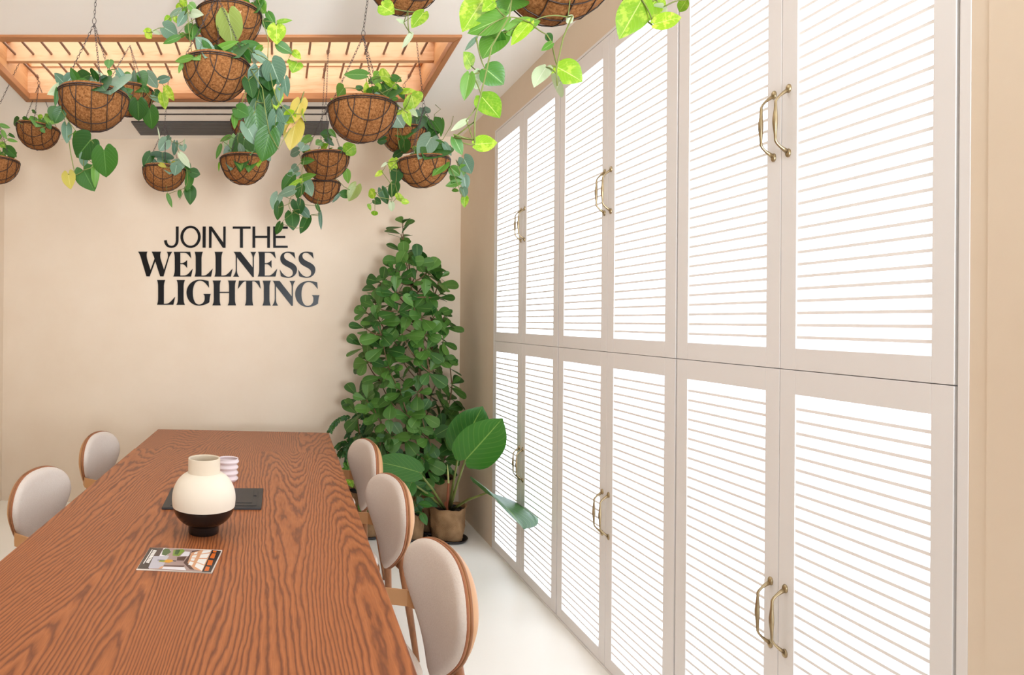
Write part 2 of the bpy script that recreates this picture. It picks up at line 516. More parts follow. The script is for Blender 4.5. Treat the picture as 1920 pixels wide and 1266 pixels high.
def handle_mesh(y, z, side):
    """bow handle of cast brass, fixed to the door face at XR"""
    h = MB(); L = .098
    x0 = XR - .004
    pts = []; rs = []
    N = 22
    for i in range(N + 1):
        t = -1 + 2 * i / N
        a = abs(t)
        out = .034 * (1 - max(0, (a - .62) / .38) ** 1.6)
        bulge = .0045 * math.exp(-(t / .35) ** 2)
        pts.append((x0 - .004 - out - bulge * .3, y, z + t * L * .93))
        rs.append(.0034 + .0030 * math.exp(-(t / .33) ** 2) + (.003 * max(0, (a - .8) / .2)))
    h.tube(pts, rs, 10)
    for sg in (-1, 1):
        zc = z + sg * L * .93
        prof = [(.0085, 0), (.0088, .003), (.0065, .006), (.002, .0075)]
        rings = []
        for r, d in prof:
            rings.append([h.vert((x0 - d, y + r * math.cos(2 * PI * k / 14), zc + sg * .004 + r * 1.5 * math.sin(2 * PI * k / 14))) for k in range(14)])
        for a, b in zip(rings, rings[1:]):
            for k in range(14): h.face((a[k], a[(k + 1) % 14], b[(k + 1) % 14], b[k]))
        h.face(rings[-1])
    return h


def cabinet(yf, yn, z0, z1, label, lz0, lz1, hz, lou):
    root = thing('louvred_cabinet', label, 'cabinet', (XR, (yf + yn) / 2, z0), 'backlit louvred cabinets along the right wall')
    xb = XR + .38
    b = MB()
    b.box((XR + .03, yn, z0), (xb, yn + .016, z1)); b.box((XR + .03, yf - .016, z0), (xb, yf, z1))
    b.box((XR + .03, yn + .016, z0), (xb, yf - .016, z0 + .016)); b.box((XR + .03, yn + .016, z1 - .016), (xb, yf - .016, z1))
    b.box((xb - .012, yn + .016, z0 + .016), (xb, yf - .016, z1 - .016))
    obj('body', b, M['paint'], root, smooth=False)
    obj('light_panel', MB().box((XR + .034, yn + .02, z0 + .02), (XR + .040, yf - .02, z1 - .02)), M['glow'], root, smooth=False)
    ym = (yf + yn) / 2
    n = 0
    for (a, c) in ((ym + .0012, yf - .002), (yn + .002, ym - .0012)):
        # louvre opening within the door
        (la, lc) = lou[n]
        d = MB(); x0, x1 = XR - .004, XR + .026
        d.box((x0, a, z0 + .0006), (x1, la, z1 - .0006)); d.box((x0, lc, z0 + .0006), (x1, c, z1 - .0006))
        d.box((x0, la, z0 + .0006), (x1, lc, lz0)); d.box((x0, la, lz1), (x1, lc, z1 - .0006))
        door = obj('door', d, M['paint'], root, smooth=False, bevel=.0012)
        sl = MB()
        pitch = .0352; k = 0; z = lz0 + pitch * .92
        while z < lz1 - .008:
            # slats nearly level, thin front edge
            sl.hexa([(x0 + .003, la, z - .0043), (x1 + .002, la, z - .003 + .004), (x1 + .002, lc, z - .003 + .004), (x0 + .003, lc, z - .0043)],
                    [(x0 + .003, la, z + .0043), (x1 + .002, la, z + .003 + .004), (x1 + .002, lc, z + .003 + .004), (x0 + .003, lc, z + .0043)])
            z += pitch
        obj('louvre_slats', sl, M['slat'], door, smooth=False)
        hy = (ym + .028 if n == 0 else ym - .028)
        obj('handle', handle_mesh(hy, hz, n), M['brass'], door)
        n += 1
    return root

LOU = [[(4.079, 4.470), (3.566, 3.949)], [(3.048, 3.436), (2.557, 2.935)], [(2.043, 2.418), (1.546, 1.930)]]
lab = ['at the far end of the row, beside the plants', 'in the middle of the row', 'at the near end of the row, right of picture']
for i, (yf, yn) in enumerate(UN):
    cabinet(yf - .003, yn + .003, 1.4495, 2.902, 'upper white louvred cabinet ' + lab[i], 1.512, 2.815, 2.183, LOU[i])
    cabinet(yf - .003, yn + .003, .014, 1.4485, 'lower white louvred cabinet ' + lab[i], .072, 1.378, .708, LOU[i])

# ------------------------------------------------------------------ lettering on the back wall
def bez(p0, p1, p2, p3, n=10):
    out = []
    for i in range(1, n + 1):
        t = i / n; u = 1 - t
        out.append((u**3 * p0[0] + 3 * u*u*t * p1[0] + 3 * u*t*t * p2[0] + t**3 * p3[0],
                    u**3 * p0[1] + 3 * u*u*t * p1[1] + 3 * u*t*t * p2[1] + t**3 * p3[1]))
    return out
def path(s):
    tok = s.split(); pts = []; i = 0
    while i < len(tok):
        c = tok[i]; i += 1
        if c in 'ML': pts.append(tuple(map(float, tok[i].split(',')))); i += 1
        elif c == 'C':
            a, b, d = [tuple(map(float, tok[i + k].split(','))) for k in range(3)]; i += 3
            pts += bez(pts[-1], a, b, d)
    if pts[0] == pts[-1]: pts.pop()
    return pts
G = {
 'W': 'M 42,75 L 228,75 C 205,110 212,180 225,230 L 290,435 L 368,215 C 355,160 330,110 312,75 L 497,75 C 475,110 478,180 492,230 L 555,430 L 632,190 C 640,140 630,100 607,78 L 718,78 C 695,110 670,150 655,190 L 545,565 L 480,565 L 383,265 L 272,565 L 208,565 L 105,215 C 90,160 70,110 42,75',
 'E': 'M 745,78 L 1075,78 L 1095,210 C 1050,160 1020,95 950,97 L 878,97 L 878,303 L 910,303 C 950,300 980,270 1012,243 L 1012,400 C 985,365 960,322 910,322 L 878,322 L 878,548 L 950,548 C 1020,550 1060,480 1125,410 L 1090,567 L 738,567 C 765,520 768,460 768,420 L 768,200 C 768,150 760,110 745,78',
 'L': 'M 1162,78 L 1325,78 C 1300,130 1297,180 1297,220 L 1297,548 L 1340,548 C 1410,545 1450,480 1520,410 L 1485,568 L 1160,568 C 1182,520 1183,470 1183,420 L 1183,220 C 1183,170 1180,130 1162,78',
 'I': 'M 805,635 L 970,635 C 945,690 942,730 942,780 L 942,980 C 942,1040 945,1080 970,1127 L 800,1127 C 828,1080 830,1040 830,980 L 830,780 C 830,730 828,690 805,635',
 'G': 'M 1437,655 L 1447,790 C 1400,730 1350,648 1265,648 C 1160,650 1125,770 1125,890 C 1125,1010 1165,1120 1245,1120 C 1300,1120 1355,1080 1360,1010 L 1360,960 C 1355,935 1345,920 1325,908 L 1482,908 C 1465,940 1458,990 1452,1075 C 1400,1115 1320,1142 1245,1142 C 1100,1142 1000,1020 1000,885 C 1000,750 1110,628 1260,628 C 1330,628 1400,645 1437,655',
 'H': 'M 1515,645 L 1680,645 C 1660,690 1657,730 1657,780 L 1657,868 L 1843,868 L 1843,780 C 1843,730 1840,690 1820,645 L 1981,645 C 1960,690 1958,730 1958,780 L 1958,1000 C 1958,1050 1962,1090 1980,1137 L 1815,1137 C 1840,1090 1843,1050 1843,1000 L 1843,893 L 1657,893 L 1657,1000 C 1657,1050 1660,1090 1677,1137 L 1510,1137 C 1537,1090 1540,1050 1540,1000 L 1540,780 C 1540,730 1537,690 1515,645',
 'T': 'M 245,647 L 650,647 L 675,812 C 640,770 600,670 540,663 L 508,663 L 508,980 C 508,1050 512,1090 528,1138 L 360,1138 C 382,1090 386,1050 386,980 L 386,663 L 365,663 C 310,670 270,760 222,812 L 245,647',
 'N': 'M 135,78 L 275,80 L 515,385 L 515,190 C 510,150 495,110 468,80 L 587,80 C 555,115 542,160 538,200 L 538,575 L 510,575 L 203,185 L 203,430 C 203,490 220,540 248,570 L 128,570 C 160,530 180,480 180,430 L 180,160 C 170,120 155,95 135,78',
 'S': 'M 1340,92 L 1358,215 C 1310,160 1270,97 1200,97 C 1155,98 1133,130 1135,160 C 1137,215 1180,240 1240,270 C 1320,305 1392,350 1392,430 C 1392,530 1310,592 1225,592 C 1165,592 1110,575 1072,562 L 1050,425 C 1100,500 1145,570 1225,572 C 1275,572 1310,540 1310,495 C 1310,440 1270,410 1210,380 C 1130,345 1060,300 1060,210 C 1060,130 1120,75 1215,75 C 1265,75 1310,85 1340,92',
 'j': 'M 230,115 L 270,115 L 268,310 C 268,380 225,423 165,423 C 100,423 62,380 60,315 L 100,312 C 103,360 125,392 165,392 C 205,392 228,365 230,305 L 230,115',
 'i': 'M 616,115 L 660,115 L 658,420 L 614,420 L 616,115',
 'n': 'M 706,115 L 748,115 L 912,345 L 912,115 L 947,115 L 945,422 L 905,422 L 745,180 L 742,422 L 706,422 L 706,115',
 't': 'M 1048,115 L 1305,115 L 1305,147 L 1195,147 L 1195,422 L 1152,422 L 1152,147 L 1048,147 L 1048,115',
 'h': 'M 1332,115 L 1372,115 L 1372,248 L 1544,248 L 1544,115 L 1584,115 L 1584,422 L 1544,422 L 1544,280 L 1372,280 L 1372,422 L 1332,422 L 1332,115',
 'e': 'M 1630,115 L 1840,115 L 1840,147 L 1668,147 L 1668,250 L 1805,250 L 1805,281 L 1668,281 L 1668,392 L 1840,392 L 1840,422 L 1630,422 L 1630,115',
}
B = 1793.5
def letter(polys, ou, ov, sc, dx, dy, ch, label, grp):
    cu = bpy.data.curves.new('letter', 'CURVE'); cu.dimensions = '2D'; cu.fill_mode = 'BOTH'; cu.extrude = .0025
    pw = []
    for pl in polys: pw.append([at(ou + (x + dx) / sc, ov + (y + dy) / sc, YB) for x, y in pl])
    cx = sum(p.x for p in pw[0]) / len(pw[0]); cz = sum(p.z for p in pw[0]) / len(pw[0])
    for pl in pw:
        sp = cu.splines.new('POLY'); sp.points.add(len(pl) - 1)
        for k, p in enumerate(pl): sp.points[k].co = (p.x - cx, p.z - cz, 0, 1)
        sp.use_cyclic_u = True
    tmp = bpy.data.objects.new('tmp', cu); COL.objects.link(tmp)
    me = bpy.data.meshes.new_from_object(tmp); bpy.data.objects.remove(tmp)
    me.materials.clear(); me.materials.append(M['black'])
    o = bpy.data.objects.new('wall_letter', me); COL.objects.link(o)
    o.location = (cx, YB - .0027, cz); o.rotation_euler = (PI / 2, 0, 0)
    tag(o, label, 'letter', grp)
sA = 1899 / 180
row1 = [('j', 'J', 'JOIN'), ('o', 'O', 'JOIN'), ('i', 'I', 'JOIN'), ('n', 'N', 'JOIN'), ('t', 'T', 'THE'), ('h', 'H', 'THE'), ('e', 'E', 'THE')]
for g_, ch, wd in row1:
    if g_ == 'o':
        pl = [[(441 + 146 * math.cos(2 * PI * k / 48), 264 + 160 * math.sin(2 * PI * k / 48)) for k in range(48)],
              [(441 + 106 * math.cos(-2 * PI * k / 48), 264 + 128 * math.sin(-2 * PI * k / 48)) for k in range(48)]]
    else: pl = [path(G[g_])]
    letter(pl, 300, 410, 7.68, 0, 0, ch, 'thin black wall letter %s of the word %s in the top line' % (ch, wd), 'wall letters of the slogan')
for g_, dx, dy, lb in (('W', 0, 0, 'W, first letter of'), ('E', 0, 0, 'E right after the W in'), ('L', 0, 0, 'L, left one of the pair in'), ('L', 393, 0, 'L, right one of the pair in'),
                       ('N', B, 0, 'N in the middle of'), ('E', 1670, 0, 'E right after the N in'), ('S', B, 0, 'S, last but one letter of'), ('S', B + 363, 0, 'S, last letter of')):
    letter([path(G[g_])], 255, 465, sA, dx, dy, g_, 'bold black wall letter ' + lb + ' WELLNESS', 'wall letters of the slogan')
for g_, dx, dy, lb in (('L', -744, 557, 'L, first letter of'), ('I', 0, 0, 'I between the L and G of'), ('G', 0, 0, 'G in the middle of'), ('H', 0, 0, 'H in the middle of'),
                       ('T', B, 0, 'T in the middle of'), ('I', 1698.5, 13, 'I between the T and N of'), ('N', B + 772, 572, 'N, last but one letter of'), ('G', 2148.5, 27, 'G, last letter of')):
    letter([path(G[g_])], 255, 465, sA, dx, dy, g_, 'bold black wall letter ' + lb + ' LIGHTING', 'wall letters of the slogan')

# ------------------------------------------------------------------ tables
TZ = 1.5812 - .8519
TA = -.0131
def table(name, label, y0, y1, x0, x1, zt, mt='table'):
    """table built in its own frame, turned a little like in the room"""
    root = bpy.data.objects.new(name, None); COL.objects.link(root)
    c, s = math.cos(TA), math.sin(TA)
    root.location = (0, 0, 0); root.rotation_euler = (0, 0, TA)
    root['label'] = label; root['category'] = 'table'
    ORG[root] = Vector((0, 0, 0))
    top = obj('tabletop', MB().box((x0, y0, zt - .032), (x1, y1, zt)), M[mt], root, smooth=False, bevel=.003)
    a = .10
    obj('apron', MB().box((x0 + a, y0 + a, zt - .10), (x1 - a, y0 + a + .025, zt - .032)).box((x0 + a, y1 - a - .025, zt - .10), (x1 - a, y1 - a, zt - .032))
        .box((x0 + a, y0 + a + .025, zt - .10), (x0 + a + .025, y1 - a - .025, zt - .032)).box((x1 - a - .025, y0 + a + .025, zt - .10), (x1 - a, y1 - a - .025, zt - .032)), M[mt], root, smooth=False)
    for x in (x0 + a, x1 - a - .07):
        for y in (y0 + a, y1 - a - .07):
            obj('leg', MB().box((x, y, 0), (x + .07, y + .07, zt - .032)), M[mt], root, smooth=False, bevel=.004)
    return root
def T2(p):  # world -> table frame
    c, s = math.cos(-TA), math.sin(-TA); return Vector((p.x * c - p.y * s, p.x * s + p.y * c, p.z))
a_, b_, c_, d_ = [T2(atZ(u, v, TZ)) for u, v in ((251, 841.7), (630, 849), (297, 803.5), (617, 811))]
tx0, tx1 = (a_.x + c_.x) / 2, (b_.x + d_.x) / 2
table('dining_table', 'long brown wood grain table carrying the vase, in the foreground', .45, (a_.y + b_.y) / 2, tx0, tx1, TZ)
table('extension_table', 'brown wood grain table section butted to the far end of the long table', (a_.y + b_.y) / 2 + .003, (c_.y + d_.y) / 2, tx0, tx1, TZ - .004, 'table2')

# ------------------------------------------------------------------ things on the table
p = atZ(380, 1003, TZ); vx, vy = p.x, p.y + .03
root = thing('ceramic_vase', 'round cream ceramic vase with glossy black lower half', 'vase', (vx, vy, TZ))
def dens(prof, n=5):
    out = []
    for i in range(len(prof) - 1):
        p0 = prof[max(i - 1, 0)]; p1 = prof[i]; p2 = prof[i + 1]; p3 = prof[min(i + 2, len(prof) - 1)]
        for k in range(n):
            t = k / n
            out.append(tuple(.5 * ((2 * p1[j]) + (-p0[j] + p2[j]) * t + (2 * p0[j] - 5 * p1[j] + 4 * p2[j] - p3[j]) * t * t + (-p0[j] + 3 * p1[j] - 3 * p2[j] + p3[j]) * t ** 3) for j in (0, 1)))
    out.append(prof[-1]); return out
K = 1.0
lo = [(.058, 0), (.0605, .003), (.0610, .030), (.0615, .033)] + dens([(.068, .036), (.092, .052), (.113, .077), (.1245, .108)])
obj('black_foot_half', MB().lathe(lo, (vx, vy, TZ), 64), M['blackglaze'], root)['label'] = 'glossy black lower half of the vase'
up = dens([(.1245, .108), (.1270, .140), (.1225, .172), (.109, .203), (.089, .226), (.0655, .2405)])
obj('cream_body', MB().lathe(up, (vx, vy, TZ), 64, capb=False), M['cream'], root)['label'] = 'matte cream upper half of the vase'
nk = [(.0655, .2400), (.0640, .2430), (.0640, .295), (.0632, .298), (.0580, .298), (.0565, .295), (.0565, .235), (.10, .20), (.11, .14), (.05, .05), (.001, .045)]
obj('neck', MB().lathe(nk, (vx, vy, TZ), 64, capb=False), M['creamneck'], root)

p = atZ(427, 901, TZ); cx_, cy_ = p.x, p.y
n = NT('pink_glass'); m = n.base(n.mix(n.noise(n.coord(), 14, 4), srgb(248, 236, 236), srgb(244, 224, 226)), .15)
n.b.inputs['Transmission Weight'].default_value = .12; n.b.inputs['Subsurface Weight'].default_value = 0; n.b.inputs['IOR'].default_value = 1.35
prof = []
for k in range(49):
    t = k / 48; prof.append((.052 + .0042 * math.sin(t * PI * 8 - 1.2) + (.008 * t ** 6), .118 * t))
prof = [(.04, 0)] + prof + [(prof[-1][0] - .004, .118)] + [(r - .0045, z) for r, z in prof[::-1] if z > .012] + [(.001, .012)]
o = obj('ribbed_glass', MB().lathe(prof, (0, 0, 0), 48), n.m); o.location = (cx_, cy_, TZ)
tag(o, 'pale pink ribbed glass standing behind the vase', 'glass')

# power box: black flap plate lying in the top
root = thing('power_box', 'flat black flip top power box on the table behind the vase', 'power box', tuple(atZ(398, 940, TZ)))
q = [atZ(u, v, TZ + .012) for u, v in ((303, 951), (490, 951.5), (494, 915), (322, 914))]
obj('base_plate', MB().hexa([(p.x, p.y, TZ + .0003) for p in q], [(p.x, p.y, TZ + .010) for p in q]), M['blackplastic'], root, smooth=False, bevel=.0015)
def sub(q, a, b, c, d):
    f = lambda s, t: q[0].lerp(q[1], s).lerp(q[3].lerp(q[2], s), t)
    return [f(a, c), f(b, c), f(b, d), f(a, d)]
for (a, b) in ((.08, .46), (.58, .95)):
    r = sub(q, a, b, .08, .92)
    obj('flap', MB().hexa([(p.x, p.y, TZ + .0102) for p in r], [(p.x, p.y, TZ + .0122) for p in r]), M['blackplastic'], root, smooth=False, bevel=.001)
r = sub(q, .74, .90, .2, .86)
obj('flap_cover', MB().hexa([(p.x, p.y, TZ + .0124) for p in r], [(p.x, p.y, TZ + .014) for p in r]), M['blackplastic'], root, smooth=False, bevel=.0008)
r = sub(q, .905, .935, .55, .66)
obj('finger_tab', MB().hexa([(p.x, p.y, TZ + .0124) for p in r], [(p.x, p.y, TZ + .0155) for p in r]), M['blackplastic'], root, smooth=False)

# leaflet
zc = TZ + .0035
C4 = [(60, 535), (1665, 612), (1885, 140), (350, 65)]
cw = [atZ(250 + x / 11.294, 1020 + y / 11.294, zc) for x, y in C4]
root = thing('leaflet', 'small folded leaflet with a printed interior photo lying in front of the vase', 'leaflet', tuple(sum(cw, Vector()) / 4))
root.location.z = TZ; ORG[root] = Vector(root.location)
white = plain('leaflet_paper', srgb(238, 226, 214), .4)
obj('back_page', MB().hexa([(p.x, p.y, TZ + .0002) for p in cw], [(p.x, p.y, TZ + .0008) for p in cw]), white, root, smooth=False)
lift = [0, .0025, .0035, 0]
obj('cover_page', MB().hexa([(p.x, p.y, TZ + .0010 + l) for p, l in zip(cw, lift)], [(p.x, p.y, TZ + .0016 + l) for p, l in zip(cw, lift)]), white, root, smooth=False)
cols = dict(dk=srgb(66, 56, 52), bl=srgb(84, 66, 60), gr=srgb(196, 192, 200), lt=srgb(236, 230, 232), wd=srgb(226, 170, 130), g1=srgb(84, 106, 60), g2=srgb(134, 160, 70),
            ye=srgb(226, 160, 40), or_=srgb(222, 112, 46), br=srgb(104, 78, 70), tp=srgb(176, 150, 142), w=srgb(246, 240, 232))
shapes = [('tp', [(80, 525), (1650, 598), (1865, 148), (352, 75)]), ('dk', [(80, 525), (330, 530), (620, 100), (352, 75)]), ('gr', [(320, 500), (430, 258), (760, 250), (600, 520), (330, 520)]),
          ('bl', [(425, 258), (545, 262), (640, 90), (520, 85)]), ('lt', [(545, 262), (700, 255), (800, 150), (690, 82), (640, 95)]),
          ('g1', [(600, 230), (690, 250), (800, 170), (760, 110), (680, 95), (625, 130)]), ('g2', [(830, 250), (960, 262), (1090, 150), (1050, 110), (850, 130)]),
          ('g1', [(870, 220), (940, 230), (1000, 130), (900, 120)]), ('lt', [(990, 262), (1180, 262), (1200, 170), (1090, 160)]), ('br', [(920, 350), (1070, 355), (1130, 265), (930, 280)]),
          ('br', [(640, 470), (1060, 490), (1090, 460), (650, 450)]), ('lt', [(600, 530), (1120, 560), (1080, 495), (640, 485)]), ('wd', [(530, 520), (600, 520), (640, 480), (600, 470)]),
          ('br', [(1060, 400), (1200, 540), (1290, 550), (1150, 400), (1220, 190), (1440, 130), (1250, 150)]),
          ('wd', [(1150, 400), (1290, 540), (1460, 580), (1660, 130), (1440, 130), (1230, 190)]),
          ('w', [(1300, 480), (1450, 570), (1500, 460), (1340, 400)]), ('w', [(1345, 385), (1500, 440), (1560, 320), (1385, 320)]), ('w', [(1395, 300), (1560, 300), (1620, 200), (1430, 225)]),
          ('w', [(1440, 205), (1620, 180), (1650, 130), (1480, 140)]), ('w', [(1160, 440), (1240, 460), (1280, 390), (1200, 370)]), ('w', [(1210, 350), (1280, 360), (1310, 310), (1230, 305)]), ('w', [(1230, 290), (1320, 295), (1350, 230), (1260, 245)]),
          ('w', [(1275, 225), (1350, 210), (1365, 165), (1300, 185)]),
          ('dk', [(1450, 590), (1640, 596), (1860, 150), (1670, 130)]), ('or_', [(1500, 570), (1590, 575), (1620, 490), (1540, 475)]), ('or_', [(1555, 450), (1660, 455), (1690, 350), (1590, 340)]),
          ('or_', [(1615, 300), (1710, 310), (1750, 200), (1670, 200)]), ('or_', [(1680, 180), (1750, 185), (1770, 145), (1690, 140)]),
          ('dk', [(500, 345), (900, 370), (910, 355), (520, 335)]), ('ye', [(530, 380), (760, 400), (850, 370), (820, 335), (720, 330)]), ('g2', [(540, 375), (640, 385), (690, 350), (560, 350)])]
# lettering bars of the cover (one block per character along the title)
for k in range(9):
    t0, t1 = k / 9 + .008, (k + 1) / 9 - .012
    P = lambda t, s: (260 + (430 - 260) * t + s * 70, 395 + (125 - 395) * t + s * 12)
    shapes.append(('w', [P(t0, 0), P(t0, 1), P(t1, 1), P(t1, 0)]))
shapes.append(('w', [(205, 415), (222, 420), (412, 122), (395, 115)]))
pm = MB(); mats = []; names = []
def cz(x, y):   # height of the lifted page under a point
    best = (x - 60) / 1700.
    return TZ + .0016 + .0030 * max(0, min(1, best))
for k, (cn, pl) in enumerate(shapes):
    if cn not in names: names.append(cn); mats.append(plain('print_' + {'dk': 'charcoal', 'bl': 'dark_brown', 'gr': 'grey', 'lt': 'light_grey', 'wd': 'peach', 'g1': 'dark_leaf', 'g2': 'light_leaf', 'ye': 'yellow', 'or_': 'orange', 'br': 'brown', 'tp': 'taupe', 'w': 'white'}[cn], cols[cn], .25))
    pm.m = names.index(cn)
    idx = []
    for x, y in pl:
        P3 = atZ(250 + x / 11.294, 1020 + y / 11.294, cz(x, y) + .0004 + k * .00001); idx.append(pm.vert(P3))
    pm.face(idx)
obj('cover_print', pm, mats, root, smooth=False)


# ------------------------------------------------------------------ chairs (local frame: sitter looks along +x)
def chair_proto(label):
    root = thing('dining_chair', label, 'chair', (0, 0, 0), 'chairs round the long table')
    zc, Ht, Hb, Wd = .664, .158, .285, .252
    def outline(th, k=1.0):
        c, s = math.cos(th), math.sin(th)
        if s >= 0:
            e = .86
            y = Wd * math.copysign(abs(c) ** e, c); z = Ht * abs(s) ** .92
        else:
            y = Wd * math.copysign(abs(c) ** .96, c) * (1 - .64 * abs(s) ** 1.3); z = -Hb * abs(s)
        return y * k, z * k
    def surf(y, z, off):
        # recline plus curve round the sitter; z relative to zc
        x = -.240 - (z) * .01 + 0.60 * y * y + off
        if z < -.12: x += (z + .12) ** 2 * 1.2
        return Vector((x, y, zc + z))
    NR, NA = 10, 56
    def disc(mb, offf, kk, flip=False):
        rings = []
        c0 = mb.vert(surf(0, 0, offf(0)))
        for i in range(1, NR + 1):
            r = (i / NR) ** .75
            rings.append([mb.vert(surf(*outline(2 * PI * a / NA, r * kk), offf(r))) for a in range(NA)])
        for a in range(NA):
            f = (c0, rings[0][a], rings[0][(a + 1) % NA]); mb.face(f[::-1] if flip else f)
        for A, Bq in zip(rings, rings[1:]):
            for a in range(NA):
                f = (A[a], Bq[a], Bq[(a + 1) % NA], A[(a + 1) % NA]); mb.face(f[::-1] if flip else f)
        return rings[-1]
    def solid(f1, f2, kk):
        mb = MB(); a = disc(mb, f1, kk, False); b = disc(mb, f2, kk, True)
        for k in range(NA): mb.face((a[k], b[k], b[(k + 1) % NA], a[(k + 1) % NA]))
        return mb
    obj('back_cushion', solid(lambda r: .006 + .026 * max(0, 1 - r ** 6) ** .5, lambda r: 0.0, 1.0), M['fabric'], root)['label'] = 'oatmeal fabric back cushion'
    obj('back_shell', solid(lambda r: -.002, lambda r: -.014 - .048 * max(0, 1 - r ** 3.5) ** .6, 1.0), M['shell'], root)['label'] = 'tan leather back shell'
    pts = [surf(*outline(2 * PI * a / 72, .995), -.002) for a in range(72)]
    obj('piping', MB().tube(pts, .0045, 8, closed=True), M['piping'], root)
    pts = [surf(*outline(2 * PI * a / 72, .998), -.014) for a in range(72)]
    obj('shell_edge', MB().tube(pts, .0055, 8, closed=True), M['oak'], root)
    # seat
    def seatp(r, th, z):
        c, s = math.cos(th), math.sin(th)
        x = .205 * math.copysign(abs(c) ** .75, c) * r; y = .24 * math.copysign(abs(s) ** .75, s) * r * (1 + .06 * c)
        return Vector((x + .07, y, z))
    def slab(z0, z1, r0, dome):
        mb = MB(); n = 48; rr = []
        prof = [(r0 - .03, z0), (r0, z0 + .006), (r0, z1 - .012), (r0 - .02, z1 - .003), (r0 - .08, z1 + dome * .4), (r0 * .5, z1 + dome * .9), (.01, z1 + dome)]
        for r, z in prof: rr.append([mb.vert(seatp(r, 2 * PI * k / n, z)) for k in range(n)])
        for A, Bq in zip(rr, rr[1:]):
            for k in range(n): mb.face((A[k], A[(k + 1) % n], Bq[(k + 1) % n], Bq[k]))
        mb.face(rr[0][::-1]); mb.face(rr[-1]); return mb
    obj('seat_cushion', slab(.436, .478, 1.0, .012), M['fabric'], root)
    mb = MB(); n = 56; rr = []
    for r, z in ((.99, .374), (1.035, .376), (1.045, .405), (1.045, .43), (1.03, .436), (.97, .436)):
        rr.append([mb.vert(seatp(r, 2 * PI * k / n, z)) for k in range(n)])
    for A, Bq in zip(rr, rr[1:]):
        for k in range(n): mb.face((A[k], A[(k + 1) % n], Bq[(k + 1) % n], Bq[k]))
    mb.face(rr[0][::-1]); mb.face(rr[-1])
    obj('seat_band', mb, M['oak'], root)
    # two leather arm straps from the back posts to the front posts
    for sg in (-1,):
        mb = MB()
        path_ = [(-.245, .165), (-.20, .225), (-.10, .262), (.04, .268), (.16, .262)]
        inn = [mb.vert((x, sg * y, .52)) for x, y in path_]; out = [mb.vert((x, sg * (y + .008), .52)) for x, y in path_]
        inn2 = [mb.vert((x, sg * y, .58)) for x, y in path_]; out2 = [mb.vert((x, sg * (y + .008), .58)) for x, y in path_]
        for k in range(len(path_) - 1):
            mb.face((inn[k], inn[k + 1], inn2[k + 1], inn2[k])); mb.face((out[k], out2[k], out2[k + 1], out[k + 1]))
            mb.face((inn2[k], inn2[k + 1], out2[k + 1], out2[k])); mb.face((inn[k], out[k], out[k + 1], inn[k + 1]))
        obj('arm_strap', mb, M['shell'], root, smooth=False)
    for sg in (-1, 1):
        obj('leg', MB().tube([(.20, sg * .245, .60), (.20, sg * .245, .40), (.215, sg * .25, 0)], [.017, .018, .013], 14), M['oak'], root)
        obj('leg', MB().tube([(-.252, sg * .06, .54), (-.255, sg * .10, .40), (-.30, sg * .16, 0)], [.014, .020, .013], 14), M['oak'], root)
    obj('rear_rail', MB().tube([(-.256, -.10, .405), (-.256, .10, .405)], .014, 10), M['oak'], root)
    return root
c0 = chair_proto('oatmeal chair with tan shell right of the table, nearest the camera')
CH = [((.325, 2.14), PI + .17, 'oatmeal chair with tan shell right of the table, nearest the camera'),
      ((.325, 3.085), PI + .22, 'oatmeal chair with tan shell right of the table, middle of three'),
      ((.332, 4.02), PI + .22, 'oatmeal chair with tan shell right of the table, farthest, by the shrub'),
      ((-.972, 3.07), -.22, 'oatmeal chair with brown edge left of the table, nearer of two'),
      ((-.965, 4.11), -.20, 'oatmeal chair with brown edge left of the table, farther of two')]
c0.location = (CH[0][0][0], CH[0][0][1], 0); c0.rotation_euler = (0, 0, CH[0][1])
for (xy, rz, lb) in CH[1:]: dup(c0, (xy[0], xy[1], 0), rz, lb)


# ------------------------------------------------------------------ leaves
SHAPE = {
    'heart': ([0, .08, .2, .35, .5, .65, .8, .92, 1], [.60, .86, 1, 1.0, .93, .76, .50, .24, 0.01], .24),
    'pothos': ([0, .08, .2, .35, .5, .65, .8, .92, 1], [.42, .72, .95, 1, .94, .78, .50, .23, 0.01], .12),
    'obov': ([0, .1, .25, .45, .62, .78, .9, .97, 1], [.08, .16, .42, .78, .97, 1, .80, .46, .12], 0),
    'oblong': ([0, .07, .18, .35, .5, .65, .8, .92, 1], [.45, .74, .93, 1, .97, .86, .62, .28, 0.01], .10),
    'lance': ([0, .1, .25, .45, .62, .78, .9, .97, 1], [.1, .45, .85, 1, .9, .6, .3, .1, 0.01], 0),
}
FINE = {}
for _k, (_T, _W, _l) in SHAPE.items():
    tt = []; ww = []
    for i in range(len(_T) - 1):
        w0, w1, w2, w3 = _W[max(i - 1, 0)], _W[i], _W[i + 1], _W[min(i + 2, len(_W) - 1)]
        for q in (0, .5):
            tt.append(_T[i] + (_T[i + 1] - _T[i]) * q)
            ww.append(max(.005, .5 * (2 * w1 + (w2 - w0) * q + (2 * w0 - 5 * w1 + 4 * w2 - w3) * q * q + (3 * w1 - w0 - 3 * w2 + w3) * q ** 3)))
    tt.append(1); ww.append(_W[-1]); FINE[_k] = (tt, ww)
